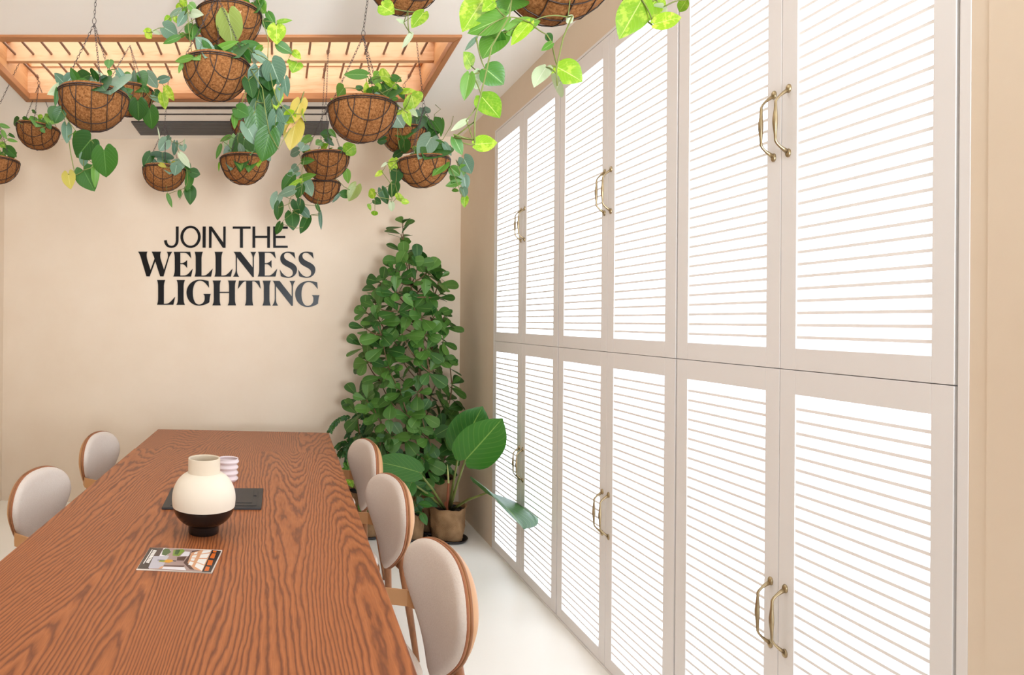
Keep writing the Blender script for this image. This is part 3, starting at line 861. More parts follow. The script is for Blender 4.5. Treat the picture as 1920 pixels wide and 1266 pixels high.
def leaf(mb, base, tip, wr, n, kind, shape='heart', fold=.25, droop=.12, wav=.0, roll=0.):
    base = Vector(base); tip = Vector(tip); a = tip - base; L = a.length
    if L < 1e-5: return
    a.normalize(); n = Vector(n); n = n - a * n.dot(a)
    if n.length < 1e-4: n = a.orthogonal()
    n.normalize(); n = Matrix.Rotation(roll, 3, a) @ n; s = a.cross(n)
    T, Wp, lobe = SHAPE[shape]; hw = wr * L / 2
    mb.m = LK.index(kind); mb.rn = random.random()
    cross = (-1, -.84, -.58, -.3, 0, .3, .58, .84, 1); rows = []; T, Wp = FINE[shape]
    ph = random.random() * 6
    for t, w in zip(T, Wp):
        row = []
        for c in cross:
            back = lobe * L * (abs(c) * (1.35 - abs(c)) / .455) * max(0, 1 - t * 2.2) ** 1.5
            p_ = base + a * (t * L - back) + s * (c * w * hw)
            h = fold * abs(c) * w * hw - droop * L * (t ** 2 - t * .55) + wav * L * math.sin(t * 14 + ph) * abs(c) ** 2
            h -= .35 * fold * hw * w * abs(c) ** 3
            row.append(mb.vert(p_ + n * h))
        rows.append(row)
    cu = [(c + 1) / 2 for c in cross]
    for i in range(len(T) - 1):
        for k in range(len(cross) - 1):
            mb.face((rows[i][k], rows[i][k + 1], rows[i + 1][k + 1], rows[i + 1][k]),
                    [(cu[k], T[i]), (cu[k + 1], T[i]), (cu[k + 1], T[i + 1]), (cu[k], T[i + 1])])
    mb.rn = .5


def sag(a, b, k=.12, n=6):
    a, b = Vector(a), Vector(b); L = (b - a).length
    return [a.lerp(b, i / n) + Vector((0, 0, -k * L * math.sin(PI * i / n))) for i in range(n + 1)]


# ------------------------------------------------------------------ hanging baskets
def chain_links(mb, a, b, link=.017, r=.0011, w=.0042):
    a, b = Vector(a), Vector(b); d = b - a; L = d.length; d.normalize(); n = max(2, int(L / (link * .78)))
    up = d.orthogonal().normalized(); sd = d.cross(up)
    for i in range(n):
        c = a + d * (L * (i + .5) / n); o = up if i % 2 else sd
        pts = [c + d * (math.cos(2 * PI * k / 8) * link / 2) + o * (math.sin(2 * PI * k / 8) * w) for k in range(8)]
        mb.tube(pts, r, 4, closed=True)


def basket(label, u, v, D, Y, tilt, rot, leaves, shape='heart', rodz=ROD_Z, fill='', group='coir baskets hung from the skylight rods', vines=(), extra=0, seed=0):
    random.seed(seed + 101)
    c = at(u, v, Y); R = D / 2
    root = thing('hanging_basket', label, 'hanging plant', tuple(c), group)
    rotm = Matrix.Rotation(math.radians(tilt), 3, 'Y') @ Matrix.Rotation(rot, 3, 'Z')
    # liner: outer bowl, rolled rim and inside
    prof = []
    for k in range(17):
        a = (PI / 2) * k / 16; prof.append((max(.002, (R - .003) * math.sin(a)), -(R - .003) * math.cos(a)))
    prof += [(R - .003, .006), (R - .006, .012), (R - .013, .012), (R - .017, .004), (R - .018, -.012), (R * .5, -.016), (.002, -.014)]
    sd = random.random() * 50
    def fn(p, a):
        q = noise.noise(Vector((p.x * 14 + sd, p.y * 14, p.z * 14))) * .0035
        q2 = noise.noise(Vector((p.x * 60 + sd, p.y * 60, p.z * 60))) * .0015
        rr = p.copy()
        if rr.length > 1e-4: rr = rr * (1 + (q + q2) / R)
        return rotm @ rr
    obj('coir_liner', MB().lathe(prof, c, 44, fn), M['coir'], root)
    obj('soil', MB().lathe([(R - .022, -.020), (R - .023, -.008), (R * .6, -.002), (.002, .001)], c, 24, lambda p, a: rotm @ p), M['soil'], root)
    # wire frame: rim hoop + two crossing sets of bent wires
    w = MB(); r0 = .0020 * (1 if Y < 3.3 else 1.1)
    w.tube([c + rotm @ Vector((R * math.cos(2 * PI * k / 40), R * math.sin(2 * PI * k / 40), 0)) for k in range(40)], r0 * 1.35, 5, closed=True)
    w.tube([c + rotm @ Vector((R * math.cos(2 * PI * k / 40), R * math.sin(2 * PI * k / 40), -.008)) for k in range(40)], r0 * 1.1, 5, closed=True)
    for ax in (0, 1):
        for f in (-.80, -.42, 0, .42, .80):
            h = math.sqrt(1 - f * f); pts = []
            for k in range(15):
                a = PI * k / 14; q = (f * R, h * R * math.cos(a), -h * R * math.sin(a))
                if ax: q = (q[1], q[0], q[2])
                pts.append(c + rotm @ Vector(q))
            w.tube(pts, r0, 5)
    obj('wire_frame', w, M['wire'], root)
    # the rod it hangs from
    best = None
    for a, b in RODS:
        t = (c.y - a.y) / (b.y - a.y)
        if -.02 < t < 1.02:
            x = a.x + (b.x - a.x) * t
            if best is None or abs(x - c.x) < abs(best - c.x): best = x
    hx = best if best is not None else c.x
    # three chains to a hook, then one chain to the rod
    apex = Vector((c.x, c.y, min(c.z + D * 1.02, rodz - .035)))
    for k in range(3):
        a = rot + 2 * PI * k / 3 + .5
        mb = MB(); pr = c + rotm @ Vector((R * math.cos(a), R * math.sin(a), 0)); chain_links(mb, pr, apex)
        obj('chain', mb, M['steel'], root)
    mb = MB()
    if rodz - apex.z > .05:
        mb.tube([apex + Vector((.008 * math.sin(t), 0, .012 - .014 * math.cos(t))) for t in [x * .5 for x in range(13)]], .0014, 5)
        chain_links(mb, apex + Vector((0, 0, .026)), (hx, apex.y, rodz - .012), .02, .0012, .0045)
        if False: pass
    t = [(.011 * math.cos(x * PI / 8), 0, .011 * math.sin(x * PI / 8)) for x in range(-4, 11)]
    mb.tube([Vector((hx, apex.y, rodz)) + Vector(q) for q in t], .0016, 5)
    obj('hook_chain', mb, M['steel'], root)
    # foliage
    Rp = R * F / Y
    def place(uu, vv):
        r = math.hypot(uu - u, vv - v) / Rp
        if vv > v - Rp * .25 and r < 1.0: return at(uu, vv, Y - math.sqrt(max(0, 1 - r * r)) * R - .022 - random.random() * .012)
        if vv <= v: return at(uu, vv, Y - random.uniform(-.02, .10))
        return at(uu, vv, Y - random.uniform(.0, .09))
    L = []
    for item in leaves.split(';'):
        item = item.strip()
        if not item: continue
        f = item.split(); k = f[4]; b = tuple(map(float, f[:4])); L.append((b[0], b[1], b[2], b[3], k, float(f[5])))
    lv = MB(); st = MB()
    nodes = [(u + Rp * .45 * math.cos(a), v - 2, c + rotm @ Vector((R * .5 * math.cos(a), R * .5 * math.sin(a), .0))) for a in (0, 1.6, 3.1, 4.7)]
    for q in nodes: st.tube([c + Vector((0, 0, -.004)), q[2]], .0026, 5)
    L.sort(key=lambda q: math.hypot(q[0] - u, q[1] - v))
    for (bu, bv, tu, tv, k, wr) in L:
        bp = place(bu, bv); tp = place(tu, tv)
        view = (CAM - bp).normalized()
        tp.y += (random.uniform(-.015, .015))
        L3 = (tp - bp).length
        leaf(lv, bp, tp, wr * (1.22 if k in 'DSO' else 1.1), view + Vector((0, 0, .25)), k, shape if k not in 'VPM' else 'pothos', random.uniform(.12, .35), random.uniform(.02, .14), 0, random.uniform(-.22, .22))
        nn = min(nodes, key=lambda q: (q[2] - bp).length)
        st.tube(sag(nn[2], bp, random.uniform(-.15, .2)), [.0022, .002, .002, .0018, .0016, .0015, .0013], 5)
        nodes.append((bu, bv, bp))
    for k in range(extra):   # small filler leaves crowded round the soil
        a = random.uniform(0, 2 * PI); rr = R * random.uniform(.1, .8)
        bp = c + rotm @ Vector((rr * math.cos(a), rr * math.sin(a), random.uniform(.0, .05)))
        tp = bp + Vector((math.cos(a) * random.uniform(.02, .06), math.sin(a) * random.uniform(.02, .06), random.uniform(-.005, .055)))
        leaf(lv, bp, tp, random.uniform(.55, .85), Vector((math.cos(a) * .5, math.sin(a) * .5 - .5, .7)), random.choice(fill or 'DM'), 'heart', .25, .1, 0, random.uniform(-.6, .6))
        st.tube([c + Vector((0, 0, -.004)), c + rotm @ Vector((rr * .7 * math.cos(a), rr * .7 * math.sin(a), .0)), bp], .0016, 4)
    for vn in vines:
        pts = [place(*q) if len(q) == 2 else at(*q) for q in vn]
        pts.insert(0, min(nodes, key=lambda q: (q[2] - pts[0]).length)[2])
        st.tube(pts, .0021, 6)
    obj('leaves', lv, [LM[k] for k in LK], root)
    obj('vine_stems', st, M['stem'], root)
    return root

basket('coir basket cut off by the left edge of the picture, half out of view', -7, 302, .30, 4.06, 3, .5,
       '0 234 18 239 M .4;4 245 13 262 M .4;15 262 34 266 M .35;0 270 13 275 V .8;13 279 30 294 D .5;2 255 -10 262 M .6;18 252 28 258 D .4', extra=14, fill='DMM', seed=1)
basket('small coir basket below the left corner of the skylight, tilted down to the right', 72, 241, .30, 4.35, 7, .1,
       '71.5 224 69 238 M .8;77 241 84 249 M .7;90 233 96 243 D .8;75 215 75 223 V .9;85 215 98 219 V .4;61 209 69 211 D .5;44 225 55 228 D .7;35 226 24 232 D .7;99 222 92 234 M .6;82 222 90 229 M .8;108 206 98 226 D .8',
       vines=[((58, 240, 4.3), (40, 232, 4.2), (32, 228, 4.2)),], extra=8, fill='MV', seed=2)
basket('large coir basket at upper left trailing big dark heart leaves', 175.5, 180, .30, 2.65, 3, .25,
       '170.6 262 141 294 D .95;195 282 198 332 D .75;157 319.7 176.6 358 D .7;178 309 180 354 M .35;128 326 134 355 Y .55;157 290 158 314 S .6;125 236 124 268 S .4;143 247 140 268 M .35;'
       '128 162 91 178 P .35;126 154 141 136 S .6;147 151 171 141 D .7;149 155 173 162 D .6;162 153 179 151 S .35;186 155 198 170 D .7;203 153 205 172 S .8;213 162 243 179 D .5;205 113 204 128 M .4;107 170 104.5 202 D .25;'
       '205 132 208 145 M .4;180 135 196 142 P .3;222 133 235 153 S .5;115 207 102 232 D .7;196 150 210 160 D .7',
       extra=18, fill='DSD', seed=3, vines=[((150, 262, 2.6), (172, 290, 2.58), (186, 300, 2.58), (170, 315, 2.58), (157, 319, 2.58)), ((128, 255, 2.6), (133, 290, 2.6), (141, 330, 2.6), (128, 327, 2.6))])
basket('coir basket half hidden behind the large left basket, with pale upright leaves', 243, 172, .30, 3.8, 2, .4,
       '258.5 190 260 227 D .8;281 205 285 243 D .65;304 175 310 205 V .6;310 163 327 190 V .4;253 149 268 170 D .9;277 140 295 164 S .6;300 151 321 146 S .5;286 183 310 195 S .3;222 133 235 153 P .5;235 138 249 144 M .7;240 153 241 184 M .35;'
       '290 172 302 182 D .8;270 165 280 172 D .7;245 150 256 158 S .6', extra=14, fill='DSM', seed=4)
basket('upper coir basket of the central stacked pair, top of picture, with lime leaves both sides', 429, 30, .304, 2.87, 4, .7,
       '428 26 436 84 O .68;308 52 335 70 S .75;336 69 305 82 M .35;274 60 285 73 V .8;283 57 268 59 V .4;287 58 304 64 P .25;319 33 308 41 V .8;327 30 332 44 V .7;346 28 332 48 S .55;336 20 315 32 S .3;344 15 349 26 M 1;355 8 368 19 M .9;'
       '337 0 352 6 V .9;336 6 336 18 V .6;357 25 380 25 P .35;362 47 360 75 M .5;346 64 334 68 M .6;355 64 353 74 M .5;453 5 471 12 M .8;481 6 497 23 M .7;473 11 482 21 D .8;482 -4 498 16 M .4;451 3 450 25 T .1;'
       '502 24 516 47 M .4;521 41 548 40 V .3;496 40 507 58 D .6;518 47 519 83 V .85;520 83 548 99 M .55;550 96 564 110 V .4;540 113 545 121 V .7;558 118 548 137 V .8;400 2 393 8 M .6;440 4 428 10 D .6;418 -4 424 8 D .5',
       extra=16, fill='DMV', seed=5, vines=[((352, 15, 2.75), (353, 50, 2.74), (357, 80, 2.74), (361, 110, 2.72)), ((335, 62, 2.7), (350, 45, 2.72), (366, 35, 2.75)), ((492, 36, 2.75), (503, 75, 2.74), (502, 110, 2.74))])
basket('lower coir basket of the central stacked pair, trailing a long curtain of heart leaves', 406.5, 124, .290, 2.66, 5, .55,
       '485 129 483.5 169 S .85;509 118 525 160 S .75;481 102 507 124 S .45;534 149 539 180 S .4;525 162 524 189 S .3;486 168 499 213 D .85;478 209 485 261 D .72;509 187 502 234 D .5;518 216 518 267 S .5;505 249 491 302 D .7;462 234 482 272 S .55;'
       '445 205 467 216 D .9;440 213 440 243 M .4;516 169 518 203 V .6;551 213 530 227 V .8;563 191 553 227 Y .6;554 231 543 282 Y .68;554 227 536 248 T .2;531 231 541 232 P .5;447 90 471 118 D .5;458 82 488 83 D .35;447 83 475 83 P .15;405 94 448 76 M .3;'
       '421 94 431 107 D .8;393 89 384 108 S .5;359 108 327 116 M .3;362 100 375 111 M .6;342 118 334 135 M .3;430 95 448 108 D .7;465 95 480 112 D .6;475 100 485 112 S .7;492 88 476 94 M .6;500 140 506 170 D .5;466 150 474 182 D .6;480 190 470 212 D .6;528 205 534 232 S .5;566 214 572 222 V .6;516 236 524 252 D .6',
       extra=16, fill='DDS', seed=6, vines=[((470, 130, 2.60), (492, 165, 2.57), (498, 210, 2.56), (505, 250, 2.56)), ((505, 130, 2.6), (512, 165, 2.57), (520, 190, 2.57), (545, 213, 2.57), (553, 232, 2.57)), ((570, 172, 2.57), (566, 186, 2.57), (563, 193, 2.57)), ((522, 280, 2.57), (534, 258, 2.57), (545, 240, 2.57))])
basket('small coir basket with silvery leaves hanging left of the slogan', 308.5, 318, .30, 4.30, 3, .12,
       '312 264 299 284 S .8;304 286 304 299 S 1.3;329 268 326 292 S .4;342 273 345 284 S .7;282 290 270 314 D .55;321 303 317 326 S .8;331 310 328 330 S .9;337 288 357 315 P .4;339 303 357 326 D .6;359 323 376 328 D .9;357 327 350 358 D .4;356 354 357 384 D .55;'
       '337 357 336 372 M .5;314 365 323 390 M .3;300 308 312 314 Y .6;318 258 310 268 S .7;300 262 296 238 P .1;346 262 343 280 P .1', extra=8, fill='SDY', seed=7,
       vines=[((350, 318, 4.2), (352, 340, 4.2), (345, 358, 4.2), (337, 374, 4.2))])
basket('coir basket glimpsed behind the curtain of heart leaves, nearest the air grille', 470, 226, .28, 4.35, 0, .3,
       '470 215 480 230 D .8;455 212 447 224 D .7;490 214 500 228 M .7', extra=12, fill='DS', seed=8)
basket('coir basket below the stacked pair with narrow drooping leaves over its rim', 458.5, 300, .30, 3.84, 2, .8,
       '458 263 450 322 D .5;443 257 452 318 M .3;472 279 466 323 M .45;439 279 432 317 S .45;483 281 484 311 V .45;432 255 412 265 M .4;414 272 405 298 M .3;411 305 410 322 V .2;447 258 436 280 S .4;465 262 470 290 M .35;425 262 420 276 P .4;500 290 508 302 S .5', extra=12, fill='DSM', seed=9,
       vines=[((440, 285, 3.75), (425, 270, 3.72), (414, 262, 3.7)), ((450, 285, 3.72), (445, 260, 3.7), (452, 235, 3.7))])
basket('upper coir basket of the pair right of the slogan, with short bright leaves on top', 610.5, 294, .30, 4.01, 1, .05,
       '583 257 563 269 M .6;571 272 564 282 S .9;618 256 601 251 D .6;618 244 630 258 M .45;604 267 592 272 M .7;611 262 627 274 S .4;604 281 615 270 V .5;648 286 667 270 V .8;559 283 543 290 S .4;566 303 589 299 M .35;564 335 592 328 M .35;558 322 538 328 S .7;'
       '547 331 528 356 D .6;568 338 540 349 V .3;550 356 523 366 S .5;564 349 557 373 D .6;572 340 585 368 S .5;556 312 546 322 S .7;633 280 640 286 D .5;552 340 538 350 D .6', extra=9, fill='DMV', seed=10,
       vines=[((572, 290, 3.95), (566, 320, 3.85), (567, 345, 3.84), (562, 385, 3.84))])
basket('lower coir basket of the pair right of the slogan, trailing leaves over the lettering', 601, 346, .27, 4.30, 0, .12,
       '521 366 511 392 S .55;524 383 520 413 D .5;547 401 550 432 D .72;556 378 564 402 D .75;566 392 581 409 S .6;576 409 563 438 D .45;526 420 517 440 D .5;594 385 600 399 D .4;600 401 602 432 S .2;649 319 653 345 M .5;668 349 654 377 O .65;651 364 634 364 D .7;635 366 623 380 S .3', extra=4, fill='D', seed=11,
       vines=[((575, 350, 4.2), (545, 370, 4.15), (541, 385, 4.15), (547, 400, 4.15)), ((548, 395, 4.15), (562, 404, 4.15), (577, 410, 4.15)), ((522, 390, 4.15), (538, 384, 4.15), (545, 380, 4.15)), ((548, 425, 4.15), (556, 428, 4.15), (568, 426, 4.15)), ((583, 403, 4.15), (598, 405, 4.15)), ((632, 336, 4.2), (645, 350, 4.2), (656, 356, 4.2))])
basket('large coir basket in the middle right under the skylight with bright lime leaves on top', 680, 202, .305, 2.79, 4, .1,
       '687 141 643 138 M .35;645 165 632 183 M .7;694 154 722 147 M .3;711 136 702 147 V .8;714 144 736 140 V .6;724 148 746 168 V .4;704 161 717 168 V .7;718 157 738 177 D .8;736 145 753 154 D .6;691 180 712 178 S .5;749 168 758 188 D .5;749 172 782 168 V .35;771 177 778 204 V .8;'
       '758 205 771 236 V .45;768 204 782 221 P .35;744 212 758 209 V .6;728 172 722 186 D .7;676 168 668 160 D .6;735 186 748 182 M .5;740 160 752 176 M .5;700 150 690 160 M .5', extra=10, fill='DMV', seed=12,
       vines=[((687, 180, 2.75), (688, 160, 2.74), (686, 142, 2.74)), ((738, 190, 2.72), (755, 205, 2.7), (765, 212, 2.7)), ((705, 180, 2.72), (735, 165, 2.7), (752, 145, 2.7))])
basket('coir basket tucked behind the middle right basket under dark leaves', 757, 247, .30, 4.42, 0, .2,
       '743 218 756 239 S .9;763 230 759 262 D .75;782 224 777 248 D .75;794 225 801 256 D .55;813 227 826 248 D .7;820 237 803 258 D .6;828 224 827 256 M .25;786 207 796 220 S .7;796 208 809 203 S .5;758 265 759 289 D .65;722 262 706 267 D .7;751 286 735 296 D .7;805 232 812 250 D .6', extra=10, fill='D', seed=13,
       vines=[((815, 214, 4.3), (826, 205, 4.3), (816, 196, 4.3)), ((800, 262, 4.3), (830, 262, 4.3), (846, 235, 4.3), (850, 218, 4.3)), ((745, 240, 4.25), (746, 262, 4.2), (750, 280, 4.2))])
basket('coir basket at right with variegated trailing vines on both sides, above the shrub', 793.5, 303, .30, 3.68, 0, .75,
       '807 260 786 296 S .42;824 275 797 296 D .6;837 305 811 329 M .45;817 269 838 279 D .6;834 271 847 292 S .35;739 298 737 324 V .65;744 321 743 345 D .75;741 345 733 371 D .6;716 356 727 383 D .5;716 322 702 332 V .5;703 360 690 368 V .7;703 375 714 383 D .7;691 383 695 395 V .35;703 396 702 404 V 1;'
       '734 379 735 397 P .5;743 371 760 370 V .6;754 377 767 381 V .7;725 305 714 314 P .3;870 298 883 326 S .7;845 315 862 330 M .8;854 318 868 337 S .4;862 341 835 349 M .5;870 332 873 358 S .6;849 356 862 358 M .5;868 354 872 370 S .6;872 368 870 390 V .6;775 276 786 284 V .6;858 330 848 342 M .7;862 312 872 330 M .6', extra=10, fill='DMV', seed=14,
       vines=[((748, 300, 3.6), (730, 318, 3.56), (734, 345, 3.56), (735, 375, 3.56)), ((733, 345, 3.56), (716, 322, 3.56)), ((733, 374, 3.56), (712, 370, 3.56), (703, 360, 3.56)), ((835, 297, 3.6), (848, 320, 3.57), (858, 345, 3.57), (868, 370, 3.57)), ((855, 300, 3.58), (858, 310, 3.58), (863, 325, 3.58))])
basket('coir basket cut off by the top edge of the picture, above the skylight corner', 762, -50, .30, 2.48, 0, .3,
       '715 10 738 29 V .8;795 23 772 52 V .6;772 63 754 90 P .35;757 42 742 36 P .3', extra=8, fill='MV', seed=15,
       vines=[((765, 20, 2.42), (765, 45, 2.42), (767, 62, 2.42)), ])
basket('largest looking coir basket at the top right edge of the picture, trailing long variegated vines', 1052, -63, .30, 1.79, -2, .0,
       '890 271 935 266 V .62;903 181 935 223 V .6;910 129 945 158 M .9;880 139 869 190 M .5;887 145 906 152 P 1;883 123 869 100 V .4;938 61 903 111 M .5;948 32 879 58 M .6;906 0 866 60 V .5;954 58 1014 39 M .5;993 42 961 81 V .5;893 71 870 97 S .25;874 226 846 245 P .25;851 258 867 291 M .5;'
       '930 18 944 30 V .8;915 -5 925 12 V .9;960 0 950 22 M .7;1045 126 1093 152 V .8;1024 126 1005 158 P .5;1035 81 1013 97 M .5;1025 65 1032 82 D .6;1051 152 1042 171 P .7;1203 0 1167 68 V .7;1230 0 1200 45 V .6;1245 13 1222 42 P .8;1226 45 1274 36 V .5;1287 0 1274 22 V .5;1065 32 1070 46 P .7;940 85 935 60 D .3;925 5 905 20 V .7', shape='pothos', extra=10, fill='MV', seed=16,
       vines=[((962, -20, 1.72), (955, 30, 1.66), (922, 87, 1.66), (911, 139, 1.66), (897, 195, 1.66), (890, 226, 1.66), (890, 268, 1.66)), ((1073, 30, 1.7), (1056, 71, 1.68), (1043, 129, 1.68), (1045, 161, 1.68)),
              ((1130, -40, 1.75), (1168, 0, 1.75), (1195, 25, 1.74), (1224, 48, 1.74)), ((890, 228, 1.66), (878, 236, 1.66)), ((888, 262, 1.66), (870, 258, 1.66), (850, 252, 1.66))])


# ------------------------------------------------------------------ floor plants
def pot(root, c, r0, r1, h, wr=.012, seed=0, ragged=True):
    """burlap wrapped pot: wrapped cloth, inner pot rim, soil, saucer"""
    sd = seed * 7.3
    def fn(p, a):
        q = p.copy(); k = noise.noise(Vector((math.cos(a) * 2.2 + sd, math.sin(a) * 2.2, p.z * 14))) * wr
        k += noise.noise(Vector((math.cos(a) * 6 + sd, math.sin(a) * 6, p.z * 40))) * wr * .5
        fold = max(0, 1 - abs(((a - 5.2 + p.z * 3) % (2 * PI)) - .3) / .25) * wr * 1.3
        s_ = 1 + (k + fold) / max(q.xy.length, .03) if q.xy.length > .04 else 1
        q.x *= s_; q.y *= s_
        if ragged and p.z > h - .03: q.z += noise.noise(Vector((math.cos(a) * 3 + sd, math.sin(a) * 3, 1))) * .02
        return q
    prof = [(r0 * .97, .012)] + [(r0 + (r1 - r0) * t + .004 * math.sin(t * 5), .014 + (h - .014) * t) for t in [i / 14 for i in range(15)]] + [(r1 + .006, h + .006), (r1 - .004, h + .004), (r1 - .012, h - .012), (r1 - .014, h - .05)]
    obj('burlap_wrap', MB().lathe(prof, c, 72, fn), M['burlap'], root)
    obj('pot_rim', MB().lathe([(r1 - .020, h - .055), (r1 - .018, h - .018), (r1 - .024, h - .014), (r1 - .030, h - .02), (r1 - .032, h - .055)], c, 40), M['saucer'], root)
    obj('soil', MB().lathe([(r1 - .030, h - .06), (r1 - .034, h - .030), (.002, h - .026)], c, 24), M['soil'], root)
    obj('saucer', MB().lathe([(r0 * .95, .0005), (r0 * 1.22, .003), (r0 * 1.32, .020), (r0 * 1.28, .021), (r0 * 1.18, .008), (.002, .008)], c, 48), M['saucer'], root)

# big clusia shrub
random.seed(21)
pc = Vector((1.165, 4.93, 0))
root = thing('clusia_shrub', 'tall bushy potted shrub with round glossy leaves in the corner', 'plant', tuple(pc))
pot(root, pc, .15, .175, .40, .014, 3)
SIL = [(400, 752, 772), (430, 724, 776), (465, 718, 790), (490, 715, 835), (520, 690, 845), (555, 682, 852), (600, 662, 858), (640, 660, 880), (680, 664, 888), (720, 650, 878), (760, 650, 862), (800, 652, 862), (840, 668, 858), (880, 700, 850), (905, 760, 846)]
def sil(v):
    for (v0, a0, b0), (v1, a1, b1) in zip(SIL, SIL[1:]):
        if v0 <= v <= v1:
            t = (v - v0) / (v1 - v0); return a0 + (a1 - a0) * t, b0 + (b1 - b0) * t
    return SIL[-1][1:]
lv = MB(); st = MB()
AX = lambda z: Vector((1.06 - (z - .4) * .045, 4.98, z))
nodes = []
def whorl(P, D, size, npair=2, kind='C'):
    D = D.normalized(); s0 = D.orthogonal().normalized(); s0 = Matrix.Rotation(random.random() * 6, 3, D) @ s0
    for j in range(npair):
        for q in range(2):
            sd_ = Matrix.Rotation(q * PI + j * PI / 2 + random.uniform(-.2, .2), 3, D) @ s0
            b = P - D * (j * .028) + sd_ * .004
            el = random.uniform(.15, .75) - j * .15
            ax = (sd_ * math.cos(el) + D * math.sin(el)).normalized()
            L = size * random.uniform(.8, 1.1) * (1 if j else .9)
            tp = b + ax * L
            if tp.y > YB - .02: tp.y = YB - .02
            if tp.x > XR - .03: tp.x = XR - .03
            nrm = (D * math.cos(el) - sd_ * math.sin(el)) + Vector((0, -.25, .25))
            leaf(lv, b, tp, random.uniform(.56, .68), nrm, kind, 'obov', random.uniform(.1, .3), random.uniform(0, .15), 0, random.uniform(-.3, .3))
    if random.random() < .5:
        leaf(lv, P, P + (D + Vector((random.uniform(-.3, .3), 0, 0))).normalized() * size * .55, .45, Vector((0, -1, .3)), kind, 'obov', .4, .05)
# leading shoot at the top
top = [(755, 405), (752, 425), (757, 452), (762, 478)]
for i, (u, v) in enumerate(top):
    P = at(u, v + 14, 5.0); nodes.append(P); whorl(P, Vector((random.uniform(-.25, .25), -.25, 1)), .14 if i else .13, 2)
tries = 0
pts2 = []
while len(pts2) < 118 and tries < 9000:
    tries += 1
    v = random.uniform(485, 900); a, b = sil(v)
    a += 16; b -= 16
    if b <= a: continue
    u = random.uniform(a, b)
    mid, hwid = (a + b) / 2, (b - a) / 2 + 1
    e = (u - mid) / hwid
    dep = random.random()
    Y = 5.0 - .26 * math.sqrt(max(0, 1 - e * e)) * (1 if dep < .62 else -.2) * min(1, (v - 400) / 200)
    P = at(u, v, Y)
    if any((P - q).length < .082 for q in pts2): continue
    if P.x > XR - .08: continue
    pts2.append(P)
for P in pts2:
    ax = AX(P.z); out = P - ax; out.z = 0
    if out.length < .02: out = Vector((0, -1, 0))
    out.normalize()
    D = out * random.uniform(.5, 1.0) + Vector((random.uniform(-.3, .3), -.35, random.uniform(.35, 1.0)))
    whorl(P, D, random.uniform(.13, .172), 2)
    nodes.append(P)
# branches
conn = [Vector((1.165, 4.93, .36))]
for t in [i / 9 for i in range(1, 10)]: conn.append(Vector((1.165, 4.93, .36)).lerp(Vector((1.0, 5.0, 2.05)), t))
st.tube(conn, [.016 - .0012 * i for i in range(10)], 7)
for P in sorted(nodes, key=lambda p: (p - AX(p.z)).length):
    cand = [q for q in conn if q.z < P.z - .02] or conn
    q = min(cand, key=lambda q: (q - P).length + .0)
    st.tube(sag(q, P, .08, 5), [.006, .0055, .005, .0045, .004, .0035], 5); conn.append(P)
obj('leaves', lv, [LM[k] for k in LK], root)
obj('branches', st, M['stembrown'], root)

# broad leaved plant in burlap pot
pc = Vector(atZ(840, 1012, 0)); pc.y += .02
root = thing('broad_leaf_plant', 'potted plant with four huge paddle leaves in a torn burlap wrap by the cabinets', 'plant', tuple(pc))
pot(root, pc, .108, .134, .240, .011, 5)
lv = MB(); st = MB(); rs = MB()
Y0 = pc.y
hub = pc + Vector((0, 0, .21))
def big(b, t, wr, Yb_, Yt, nrm, k='B', fold=.2, droop=.1, roll=0, thick=.010, sb=None):
    bp, tp = at(b[0], b[1], Yb_), at(t[0], t[1], Yt)
    leaf(lv, bp, tp, wr, nrm, k, 'oblong', fold, droop, .006, roll)
    root_ = hub + Vector(((sb or 0), 0, 0))
    st.tube([root_, root_.lerp(bp, .5) + Vector((0, 0, .015)), bp], [thick, thick * .8, thick * .6], 8)
big((862, 842), (905, 763), .78, 4.38, 4.28, Vector((-.2, -1, .1)), droop=.08, sb=.01)
big((873, 862), (942, 786), .68, 4.18, 3.96, Vector((-.1, -1, .15)), droop=.05, sb=.015)
big((786, 886), (700, 862), .62, 4.35, 4.42, Vector((.05, -.8, .55)), droop=.20, fold=.1, sb=-.015)
big((911, 925), (989, 981), .66, 4.12, 3.55, Vector((.5, -.7, .8)), droop=.16, fold=.35, sb=.03)
big((771, 905), (760, 935), .8, 4.45, 4.40, Vector((.1, -.8, .5)), sb=-.02)
obj('leaves', lv, [LM[k] for k in LK], root)
obj('leaf_stalks', st, M['stem'], root)
a = at(838, 966, Y0); b = at(841, 906, Y0 - .03); c = at(839, 871, Y0 - .04)
obj('red_sheath', MB().tube([a + Vector((0, 0, -.03)), a, b], [.013, .012, .007], 8).tube([hub + Vector((-.02, 0, -.02)), hub + Vector((-.014, 0, .06))], [.012, .006], 8), M['redstem'], root)['label'] = 'reddish brown leaf sheath'
obj('leaf_spike', MB().tube([b, b.lerp(c, .5), c], [.007, .006, .001], 8), M['palespike'], root)['label'] = 'pale unopened leaf spike'

